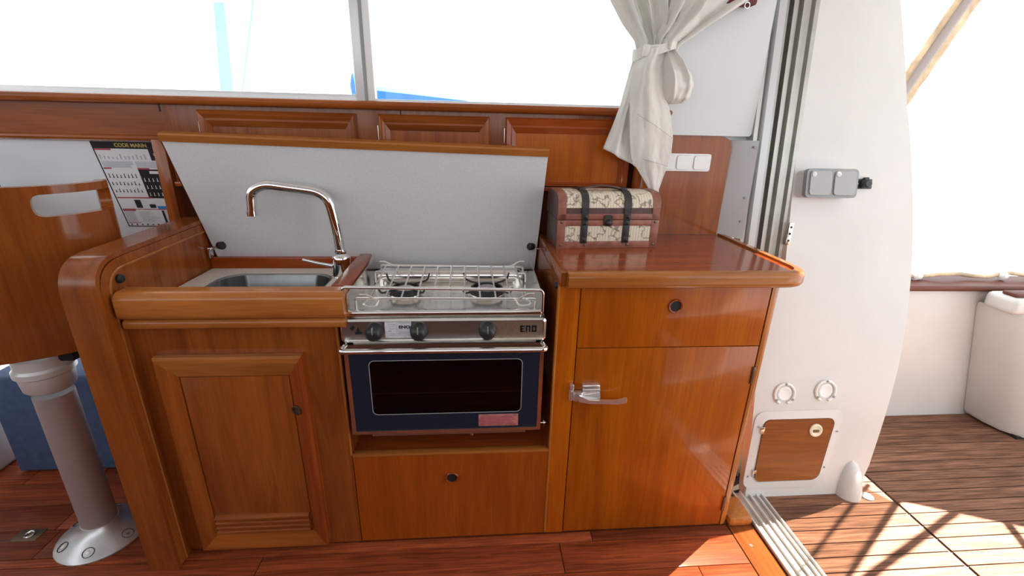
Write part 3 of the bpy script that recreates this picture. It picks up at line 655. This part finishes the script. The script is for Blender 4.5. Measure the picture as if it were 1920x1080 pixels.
for k in range(6): box(bm, (.040, .140-.006*(k % 3)), (-.0179, -.0174), (.446+k*.0052, .4475+k*.0052))
obj('label_print', bm, ink_red, wl_, 0)
bm = nb(); prism(bm, [(.108, -.0164, .668), (.118, -.0164, .682), (.128, -.0164, .668)], (0, .001, 0)); box(bm, (.136, .150), (-.0164, -.0154), (.668, .676)); obj('warning_mark', bm, ink_black, od, 0)
bm = nb(); box(bm, (X0+.05, X1-.04), (.0, .30), (.404, .412)); obj('drip_tray', bm, steel_br, sv_)
tubeo('drain_valve', [(.014, .02, .408), (.014, .02, .386)], .006, steel, sv_, 10)
tubeo('gimbal_pin', [(X1, .01, .428), (X1+.020, .01, .428)], .003, steel, sv_, 8)
obj('gimbal_disc', lathe(nb(), [(.012, 0), (.012, .003)], (X1+.012, .01, .428), (1, 0, 0), 12), steel, sv_)
tubeo('support_strut', [(X0+.08, .1, .336), (X0+.08, .1, .405)], .008, black_mat, sv_); tubeo('support_strut', [(X1-.08, .1, .336), (X1-.08, .1, .405)], .008, black_mat, sv_)

# ------------------------------------------------------------------ right cabinet
rc = thing('galley_cabinet', 'orange varnished teak cabinet with drawer over a latched door', 'cabinet', (.56, .2, 0))
boxo('stile', (.2447, .3037), (0, .02), (.012, .868), wo['z'], rc)
boxo('stove_side', (.2447, .262), (.02, .43), (0, .868), wb['y'], rc)
obj('edge_trim', tube(nb(), [(.2462, .001, .02), (.2462, .001, .862)], .0035, 6), wl['z'], rc)
boxo('carcass', (.262, .868), (.021, .43), (.0, .868), wdark, rc)
boxo('toe_kick', (.2447, .866), (.006, .022), (0, .013), wdark, rc)
dw = boxo('drawer', (.3065, .834), (0, .02), (.6765, .862), wo['z'], rc, .001)
ringpull(.569, .800, dw)
dd = boxo('door', (.3065, .834), (0, .02), (.014, .6735), wo['z'], rc, .001)
for z in (.58, .101):
    h = boxo('hinge', (.830, .839), (-.004, .004), (z-.028, z+.028), bronze, dd, .0015)
bm = nb(); arc = [(.838, .02), (.838, 0)] + [(.838+.034*math.sin(t), .034-.034*math.cos(t)) for t in [PI/2*k/8 for k in range(1, 9)]] + [(.872, .10), (.86, .10)]
prism(bm, [(x, y, .012) for x, y in arc], (0, 0, .856)); obj('corner_post', bm, wl['z'], rc, 30)
boxo('side_panel', (.864, .872), (.10, .43), (.0, .868), wo['y'], rc)
# latch
lt = obj('latch', box(nb(), (.327, .377), (-.020, .0), (.536, .569), .004, 3), satin, dd)
obj('latch_fillet', tube(nb(), [(.327, -.017, .552), (.377, -.017, .552)], .006, 10), satin, lt)
bm = nb(); loft(bm, [[V3(x, y-d*1.0, z), V3(x, y+d, z), V3(x, y+d, z+h), V3(x, y-d, z+h)] for x, y, z, h, d in ((.318, -.022, .520, .020, .006), (.345, -.028, .518, .011, .006), (.40, -.033, .518, .009, .005), (.423, -.036, .518, .010, .005), (.448, -.040, .524, .015, .004), (.450, -.040, .525, .013, .002))], True, True); obj('lever', bm, satin, lt, 40)
bm = nb(); prism(bm, [(.330, -.020, .536), (.378, -.020, .546), (.378, -.026, .530), (.330, -.028, .526)], (0, .006, 0)); obj('lever_web', bm, satin, lt)
bm = nb(); box(bm, (.292, .304), (-.014, .0), (.548, .568), .003); box(bm, (.292, .304), (-.009, .0), (.512, .548), .003); prism(bm, [(.296, -.012, .548), (.306, -.016, .540), (.304, -.020, .518), (.297, -.016, .530)], (0, .008, 0)); box(bm, (.303, .33), (-.022, -.002), (.516, .546), .006)
obj('keeper', bm, satin, lt)
# worktop
wt = thing('galley_worktop', 'glossy red mahogany worktop with rounded timber edge', 'worktop', (.57, .2, .868))
bm = nb(); prism(bm, [(.2477, -.012, .868), (.86, -.012, .868), (.89, .01, .868), (.895, .05, .868), (.895, .44, .868), (.2477, .44, .868)], (0, 0, .031)); obj('slab', bm, wr['x'], wt, 0)
pth = bend([(.262, -.014, .862), (.898, -.014, .862), (.898, .44, .862)], .055, 10)
obj('edge_moulding', sweep(nb(), pth, (0, 0, 1), nose(.028, .043, .014)), wl['x'], wt, 50)
bm = nb(); box(bm, (.2455, .2625), (-.018, .44), (.862, .902), .002); obj('stove_edge', bm, wb['y'], wt)
obj('button', lathe(nb(), [(.010, 0), (.010, .005), (.007, .008), (0, .009)], (.2447, .018, .855), (-1, 0, 0), 14), rubber, rc)

# ------------------------------------------------------------------ switch plate
sp = thing('switch_plate', 'white triple rocker switch plate on the timber board', 'switch', (.745, .438, 1.12))
bm = nb(); prism(bm, [(x, .4405, z) for x, z in rrect(.640, .826, 1.121, 1.178, .008)], (0, -.008, 0)); obj('frame', bm, white_pl, sp)
for x in (.647, .707, .767):
    bm = nb(); prism(bm, [(q, .4335, z) for q, z in rrect(x-.0012, x+.0532, 1.1258, 1.1732, .009)], (0, -.0012, 0)); k = obj('rocker_gap', bm, ink_grey, sp)
    bm = nb(); prism(bm, [(q, .433, z) for q, z in rrect(x, x+.052, 1.127, 1.172, .008)], (0, -.0045, 0)); obj('rocker', bm, white_pl, k)

# ------------------------------------------------------------------ chest
CW, CD, CB, CT = .322, .150, .088, .170
ch = thing('treasure_chest', 'small map-covered wooden chest with black straps on the worktop', 'chest', (.276, .236, .899), math.radians(3.5))
def cprof(off=0, z0=0.0):
    p = [(0-off, CB+.002)] + [(-off+.0, .125)]
    for k in range(9):
        t = PI*k/8; c_ = math.cos(t); p.append((CD/2-(CD/2+off)*math.copysign(abs(c_)**.62, c_), .125+(CT-.125+off)*math.sin(t)**.7))
    p.append((CD+off, CB+.002)); return p
bm = nb(); box(bm, (0, CW), (0, CD), (0, CB), .003); obj('body', bm, leather_dk, ch, 35, True)
bm = nb(); prism(bm, [(0, y, z) for y, z in cprof()], (CW, 0, 0)); lidc = obj('lid', bm, leather_dk, ch, 35, True)
bodyc = [o for o in ch.children if o.name.startswith('body')][0]
def lidstrip(name, x0, x1, off, mat, par, i0=0, i1=None):
    q = cprof(off); q = q[i0:i1]; r = cprof(off-.004)[i0:i1]
    rows = [[V3(x0, a, b), V3(x1, a, b), V3(x1, c, d), V3(x0, c, d)] for (a, b), (c, d) in zip(q, r)]
    bm = nb(); loft(bm, rows, True, True); return obj(name, bm, mat, par, 35, True)
def fr(name, x, z, off, mat, par, bev=.0008): return obj(name, box(nb(), x, (-off, .003), z, bev), mat, par, 35, True)
fr('map_panel', (.022, CW-.022), (.022, .072), .0015, mapm, bodyc, 0)
fr('bottom_edge', (0, CW), (0, .022), .003, leather, bodyc); fr('top_band', (0, CW), (.070, CB), .003, leather, bodyc)
fr('left_edge', (-.001, .024), (0, CB), .0036, leather, bodyc); fr('right_edge', (CW-.024, CW+.001), (0, CB), .0036, leather, bodyc)
fr('lid_band', (0, CW), (CB+.002, .107), .003, leather, lidc)
lidstrip('map_panel', .02, CW-.02, .0012, mapm, lidc, 1, 9)
lidstrip('left_edge', -.001, .024, .003, leather, lidc); lidstrip('right_edge', CW-.024, CW+.001, .003, leather, lidc)
for x in (.072, .206):
    fr('strap', (x, x+.022), (.016, CB), .0050, strap_bl, bodyc); lidstrip('strap', x, x+.022, .0050, strap_bl, lidc)
    for z in (.028, .080, .100):
        bm = nb(); c = V3(x+.011, -.005, z); q = [bm.verts.new(c+V3(a, 0, b)) for a, b in ((-.010, -.008), (.010, -.008), (.010, .008), (-.010, .008))]; tp = bm.verts.new(c+V3(0, -.006, 0))
        for i in range(4): bm.faces.new((q[i], q[(i+1) % 4], tp))
        bm.faces.new(q[::-1]); obj('stud', bm, black_wire, bodyc if z < .09 else lidc, 0, True)
for x in (.012, .088, .225, CW-.012): obj('nail', lathe(nb(), [(.0045, 0), (.004, .002), (.0, .0035)], (x, -.0035, .011), (0, -1, 0), 10), bronze, bodyc, 50, True)
for x in (.012, CW-.012): obj('nail', lathe(nb(), [(.0045, 0), (.004, .002), (.0, .0035)], (x, -.004, .082), (0, -1, 0), 10), bronze, bodyc, 50, True)
bm = nb(); prism(bm, [(x, -.003, z) for x, z in rrect(.143, .170, .070, .104, .006)], (0, -.004, 0)); lkk = obj('lock_plate', bm, black_wire, lidc, 35, True)
obj('lock_knob', lathe(nb(), [(.011, 0), (.010, .006), (.005, .010), (0, .011)], (.158, -.006, .080), (0, -1, 0), 14), black_pl, lkk, 50, True)
bm = nb(); rows = []
for k in range(9):
    t = k/8; x = .083+.134*t; z = CT+.004+.010*math.sin(PI*t); rows.append([V3(x, CD/2-.03, z), V3(x, CD/2-.012, z), V3(x, CD/2-.012, z+.004), V3(x, CD/2-.03, z+.004)])
loft(bm, rows, True, True); obj('handle', bm, leather_dk, lidc, 35, True)
for x in (.083, .217): obj('handle_boss', box(nb(), (x-.010, x+.010), (CD/2-.034, CD/2-.008), (CT-.002, CT+.010), .003), black_wire, lidc, 35, True)

# ------------------------------------------------------------------ curtain
cu = thing('curtain', 'cream linen curtain gathered in a tieback at the window end', 'curtain', (.57, .37, 1.06))
def cloth_piece(name, rows, n, folds, seed, par, sub=9, crumple=.006):
    """rows: (xl,zl,xr,zr,y,amp,bulge)"""
    rng = random.Random(seed); ph = [rng.uniform(0, 6.28) for _ in range(4)]
    dense = []
    for a, b in zip(rows[:-1], rows[1:]):
        for k in range(sub):
            t = k/sub; dense.append([p+(q-p)*t for p, q in zip(a, b)])
    dense.append(list(rows[-1]))
    for _ in range(3):
        dense = [dense[0]] + [[(p+2*q+r)/4 for p, q, r in zip(A, B_, C)] for A, B_, C in zip(dense[:-2], dense[1:-1], dense[2:])] + [dense[-1]]
    G = []
    for i, (xl, zl, xr, zr, y, amp, bul) in enumerate(dense):
        t = i/(len(dense)-1); row = []
        for j in range(n+1):
            u = j/n; uu = u + .025*math.sin(2*PI*u*1.7+ph[0]+t*2.0)
            f = math.sin(2*PI*folds*uu+ph[1]+.8*math.sin(t*3+ph[3])) + .45*math.sin(2*PI*folds*2.3*uu+ph[2]+t*1.6)
            f = f if f > 0 else f*.7
            x = xl+(xr-xl)*u; z = zl+(zr-zl)*u
            cr_ = mnoise.noise(V3(x*26+seed, z*11, seed*1.7)) + .6*abs(mnoise.noise(V3(x*55, z*30+seed, seed)))
            row.append(V3(x+amp*.25*math.cos(2*PI*folds*uu+ph[1]), y-amp*f-bul*math.sin(PI*u)-crumple*cr_, z))
        G.append(row)
    bm = nb(); loft(bm, G)
    o = obj(name, bm, cloth, par, 180)
    md = o.modifiers.new('thickness', 'SOLIDIFY'); md.thickness = .0025
    return o
cloth_piece('upper_fall', [(.385, 1.745, .62, 1.745, .385, .020, 0), (.425, 1.61, .645, 1.63, .385, .026, .01), (.465, 1.55, .635, 1.57, .38, .024, .015), (.508, 1.50, .615, 1.51, .375, .016, .025), (.516, 1.47, .612, 1.478, .375, .010, .025)], 60, 4.2, 3, cu)
cloth_piece('swept_fall', [(.62, 1.745, .95, 1.745, .385, .016, 0), (.615, 1.72, .94, 1.69, .385, .018, 0), (.60, 1.68, .825, 1.612, .38, .024, .01), (.585, 1.59, .735, 1.555, .372, .026, .02), (.565, 1.53, .665, 1.508, .365, .014, .03), (.555, 1.505, .635, 1.487, .365, .010, .025), (.555, 1.475, .628, 1.472, .365, .010, .02)], 56, 2.4, 8, cu, crumple=.012)
cloth_piece('back_tail', [(.51, 1.47, .56, 1.47, .385, .006, .01), (.497, 1.40, .545, 1.40, .388, .007, .01), (.485, 1.33, .545, 1.325, .390, .008, .01), (.463, 1.255, .55, 1.235, .392, .009, .01), (.440, 1.190, .552, 1.135, .394, .009, .012)], 34, 1.6, 5, cu)
cloth_piece('front_tail', [(.517, 1.475, .600, 1.478, .352, .008, .02), (.500, 1.425, .585, 1.43, .350, .008, .022), (.496, 1.36, .598, 1.36, .352, .006, .020), (.503, 1.29, .630, 1.30, .356, .004, .016), (.513, 1.22, .650, 1.23, .362, .004, .012), (.528, 1.16, .655, 1.175, .372, .004, .010), (.560, 1.125, .648, 1.12, .380, .003, .006), (.600, 1.07, .636, 1.06, .384, .002, .003), (.640, 1.012, .655, 1.008, .400, .001, .001)], 44, 1.3, 12, cu)
cloth_piece('pouch', [(.572, 1.478, .625, 1.482, .365, .012, .01), (.562, 1.445, .655, 1.450, .362, .016, .025), (.565, 1.405, .688, 1.410, .362, .014, .042), (.575, 1.365, .697, 1.380, .364, .006, .050), (.590, 1.338, .688, 1.345, .366, .005, .042), (.605, 1.325, .672, 1.330, .372, .003, .022), (.612, 1.326, .665, 1.334, .392, .002, -.005), (.600, 1.36, .680, 1.37, .402, .003, -.012), (.575, 1.44, .64, 1.44, .395, .003, -.005)], 44, 2.1, 21, cu, crumple=.014)
bm = nb(); rows = []
for k in range(33):
    a = 2*PI*k/32; x = .565+.062*math.cos(a); y = .372+.043*math.sin(a); z = 1.474+.014*math.cos(a)+.002*math.sin(5*a); h = .013*(1-.25*math.cos(a))
    rows.append([V3(x, y, z-h), V3(x, y, z+h), V3(x*1.0+.004*math.cos(a), y+.004*math.sin(a), z+h), V3(x+.004*math.cos(a), y+.004*math.sin(a), z-h)])
loft(bm, rows, True); bmesh.ops.remove_doubles(bm, verts=bm.verts, dist=1e-5); obj('tieback', bm, cloth, cu, 40)
bm = nb(); box(bm, (.516, .536), (.326, .338), (1.452, 1.484), .003); obj('tieback_loop', bm, cloth, cu)
bm = nb()
for k in range(20):
    t = k/19; x = .520+.118*t; z = 1.292-.052*t-.012*t*t; box(bm, (x, x+.0032), (.328+.010*t, .331+.010*t), (z, z+.0012))
    if k < 12: x = .560+.080*k/11; z = 1.162-.020*k/11; box(bm, (x, x+.0032), (.352, .355), (z, z+.0012))
obj('stitching', bm, plain('grey_thread', (.30, .29, .28), .9), cu, 0)['kind'] = 'stuff'
cr2 = thing('curtain_rail', 'dark red curtain rail end above the white lining', 'rail', (.6, .41, 1.62))
obj('rail', box(nb(), (.62, .868), (.385, .425), (1.608, 1.635), .008), maroon, cr2)
obj('track', box(nb(), (.33, .985), (.375, .425), (1.742, 1.762), .003), white_pl, cr2)
tubeo('eyelet', [(.835+.008*math.cos(a*PI/6), .383, 1.606+.008*math.sin(a*PI/6)) for a in range(12)], .0016, steel, cr2, 6, True)

# ------------------------------------------------------------------ poster
def hull_pt(x, z): return V3(x, .462+(1.19-z)*(.158/.57), z)
HN = Vector((0, -1, -.158/.57)).normalized()
ROTP = Matrix(((1, 0, 0), (0, -HN.z*-1, 0), (0, 0, 1)))
po = thing('safety_poster', 'printed marine code poster taped to the white hull lining', 'poster', hull_pt(-1.07, .92)+HN*.002)
PW, PH = .205, .285; PO = V3(-1.168, 0, 1.180); SH = .01
def pp(u, v, o=0):                                   # u right 0..1, v down 0..1
    return hull_pt(PO.x + PW*u*(1-.06*v) + SH*v*0 - .006*v, PO.z - PH*v) + HN*(.0015+o)
def pq(bm, u0, u1, v0, v1, o):
    vs = [bm.verts.new(pp(u, v, o)) for u, v in ((u0, v0), (u1, v0), (u1, v1), (u0, v1))]; bm.faces.new(vs)
bm = nb(); prism(bm, [pp(0, 0), pp(1, 0), pp(1, 1), pp(0, 1)], -HN*.001); obj('sheet', bm, paper, po, 0)
def prints(name, rects, mat, o):
    bm = nb()
    for r in rects: pq(bm, *r, o)
    obj(name, bm, mat, po, 0)['kind'] = 'stuff'
prints('dark_print', [(0, 1, 0, .075), (0, .018, 0, 1), (.982, 1, 0, 1), (0, 1, .988, 1), (.80, 1, .075, .20), (.54, .98, .30, .64), (.28, .38, .66, .76), (.50, .60, .715, .76), (.66, .70, .79, .95)], ink_black, .0004)
prints('red_print', [(.02, .26, .076, .092), (.03, .15, .285, .300), (.54, .72, .285, .302), (.03, .60, .628, .642), (.03, .62, .772, .780), (.03, .24, .780, .800), (.62, .98, .772, .782), (.03, .24, .945, .952), (.70, .98, .945, .950)], ink_red, .0006)
prints('blue_print', [(.62, .98, .735, .772)], ink_blue, .0006)
rg = random.Random(4); gr = []
for k in range(9): gr.append((.04, .50 if k < 5 else .46, .215+k*.008, .219+k*.008)); gr.append((.54, .96, .215+k*.008, .2185+k*.008))
for k in range(12): gr.append((.04, .20, .81+k*.011, .815+k*.011)); gr.append((.28, .28+rg.uniform(.15, .34), .81+k*.011, .8135+k*.011))
for k in range(8): gr.append((.72, .72+rg.uniform(.1, .22), .80+k*.018, .804+k*.018))
for k in range(12): u = .05+k*.06; gr.append((u, u+.018, .13+rg.uniform(0, .04), .19))
prints('grey_print', gr, ink_grey, .0005)
dk = []
for row in range(3):
    for k in range(8):
        u = .06+k*.058; h = rg.uniform(.025, .05); v = .40+row*.085
        dk.append((u, u+.012, v-h, v)); dk.append((u-.006, u+.018, v-.008, v))
for k in range(6): dk.append((.88-.02*(k % 2), .93+.02*(k % 2), .80+k*.026, .806+k*.026))
for k in range(10): dk.append((.06+k*.09, .085+k*.09, .962, .978))
prints('symbol_print', dk, ink_black, .0006)
lt_ = []
for row in range(3):
    for k in range(6):
        u = .58+k*.065; v = .44+row*.085; lt_.append((u, u+.012, v-.04, v)); lt_.append((u-.008, u+.02, v-.006, v))
prints('pale_print', lt_+[(.70, .84, .318, .350), (.86, .90, .12, .15)], paper, .0007)
rot = Matrix((Vector((1, 0, 0)), Vector((0, -HN.z, 0)) * 0 + HN.cross(Vector((1, 0, 0))), HN)).transposed()
text_obj('title', 'CODE MARIN', .0165, pp(.57, .038, .001), rot, ink_gold, po, .95, bold=.0003)

# ------------------------------------------------------------------ helm seat
hs = thing('helm_seat', 'curved plywood helm seat back with hand slot on a grey pedestal', 'seat', (-1.155, .085, 0))
plan = [(-1.03, .30), (-1.005, .275), (-.958, .21), (-.968, .145), (-1.0, .085), (-1.06, .042), (-1.15, .010), (-1.30, -.018), (-1.50, -.02), (-1.64, .02), (-1.70, .11)]
pl = bend([V3(x, y, 0) for x, y in plan], .10, 4)
# resample by arc length
segs = [0]
for a, b in zip(pl[:-1], pl[1:]): segs.append(segs[-1]+(b-a).length)
def on(s):
    for i in range(len(pl)-1):
        if segs[i+1] >= s: t = (s-segs[i])/max(1e-9, segs[i+1]-segs[i]); return pl[i].lerp(pl[i+1], t)
    return pl[-1].copy()
def nrm(s): 
    d = (on(min(s+.006, segs[-1]))-on(max(s-.006, 0))).normalized(); return V3(-d.y, d.x, 0)
def surf(s, z, o): 
    q = on(s)-nrm(s)*o; return V3(q.x, q.y, z)
ZB, ZT = .645, 1.090
S0 = .078; S1 = .285                # slot along the arc length
def ztop(s): return ZT - .035*max(0, 1-s/.07)
def zbot(s): return ZB + .03*max(0, 1-s/.5) - (.0)
NS = 72; ss = [segs[-1]*k/NS for k in range(NS+1)]
def slot(s):
    if s <= S0 or s >= S1: return None
    r = .027; zc = 1.043; e = min(s-S0, S1-s)
    h = r if e > r else r*max(0, 1-(1-e/r)**2.8)**(1/2.8); return zc-h, zc+h
ss = sorted(set(ss + [S0, S1, S0+.0005, S0+.004, S0+.012, S0+.022, S0+.0015, S0+.008, S1-.0015, S1-.008, S1-.017, S1-.0005, S1-.004, S1-.012, S1-.022]))
bm = nb(); TH = .026
def add_quad(a, b, c, d): bm.faces.new([bm.verts.new(p) for p in (a, b, c, d)])
for a, b in zip(ss[:-1], ss[1:]):
    sa, sb_ = slot(a), slot(b)
    zones = [(zbot, lambda s: .90), (lambda s: .90, lambda s: (slot(s) or (1.043, 1.043))[0]), (lambda s: (slot(s) or (1.043, 1.043))[1], ztop)]
    for lo, hi in zones:
        for o, flip in ((0, False), (TH, True)):
            add_quad(surf(a, lo(a), o), surf(b, lo(b), o), surf(b, hi(b), o), surf(a, hi(a), o))
    add_quad(surf(a, ztop(a), 0), surf(b, ztop(b), 0), surf(b, ztop(b), TH), surf(a, ztop(a), TH))
    add_quad(surf(a, zbot(a), 0), surf(b, zbot(b), 0), surf(b, zbot(b), TH), surf(a, zbot(a), TH))
    if sa or sb_:
        for i in (0, 1):
            za = sa[i] if sa else 1.043; zb_ = sb_[i] if sb_ else 1.043
            add_quad(surf(a, za, 0), surf(b, zb_, 0), surf(b, zb_, TH), surf(a, za, TH))
for s in (0, segs[-1]): add_quad(surf(s, zbot(s), 0), surf(s, ztop(s), 0), surf(s, ztop(s), TH), surf(s, zbot(s), TH))
bmesh.ops.remove_doubles(bm, verts=bm.verts, dist=1e-5)
obj('back_shell', bm, wb['z'], hs, 40)
PX, PY = -1.155, .085
boxo('seat_pan', (-1.55, -1.06), (.07, .33), (.62, .66), black_mat, hs, .01)
bm = nb(); box(bm, (-1.06, -1.0), (.18, .29), (.60, .655), .008); obj('slide_lever', bm, black_pl, hs)
obj('pedestal', lathe(nb(), [(.045, .03), (.045, .52)], (PX, PY, 0), (0, 0, 1), 32), alu_matt, hs, 60)
obj('collar', lathe(nb(), [(.047, .535), (.056, .545), (.060, .585), (.066, .59), (.066, .605), (.060, .612), (.060, .64)], (PX, PY, 0), (0, 0, 1), 32), alu_light, hs, 40)
bs = obj('base_plate', lathe(nb(), [(.118, 0), (.119, .006), (.110, .014), (.075, .030), (.055, .045), (.047, .060), (0, .060)], (PX, PY, 0), (0, 0, 1), 40), alu_cast, hs, 50)
for k in range(6):
    a = math.radians(-75+60*k); c = V3(PX+.093*math.cos(a), PY+.093*math.sin(a), .0195)
    ax = V3(.45*math.cos(a), .45*math.sin(a), 1)
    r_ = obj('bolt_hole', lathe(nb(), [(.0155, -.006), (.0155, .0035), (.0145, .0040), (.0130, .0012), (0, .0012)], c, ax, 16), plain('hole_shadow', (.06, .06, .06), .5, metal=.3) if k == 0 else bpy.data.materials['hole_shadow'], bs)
    obj('bolt', lathe(nb(), [(.006, .001), (.006, .003), (0, .0035)], c, ax, 6), steel, r_)
# blue seat base
bb = thing('blue_seat_base', 'blue upholstered bench base on the cabin floor behind the pedestal', 'bench', (-1.35, .48, 0))
bm = nb(); box(bm, (-1.66, -.98), (.375, .59), (.006, .40), .012, 3); obj('base', bm, bluefab, bb)
boxo('plinth', (-1.64, -.98), (.40, .58), (0, .008), black_mat, bb)
wbx = thing('white_floor_locker', 'white moulded locker corner beside the blue bench base', 'locker', (-1.9, .5, 0))
bm = nb(); box(bm, (-2.2, -1.73), (.30, .60), (0, .30), .02, 3); obj('shell', bm, white_gel, wbx)
bl_ = thing('throttle_lever', 'black control lever at the left edge by the hull lining', 'lever', (-1.40, .40, 1.08))
tubeo('arm', [(-1.46, .44, 1.02), (-1.425, .40, 1.075), (-1.435, .38, 1.13)], .012, black_pl, bl_)
obj('grip', lathe(nb(), [(.010, 0), (.018, .01), (.018, .03), (.008, .04)], (-1.437, .378, 1.12), (-.1, -.2, 1), 12), black_pl, bl_)
boxo('base', (-1.52, -1.44), (.42, .48), (.98, 1.03), black_pl, bl_, .006)
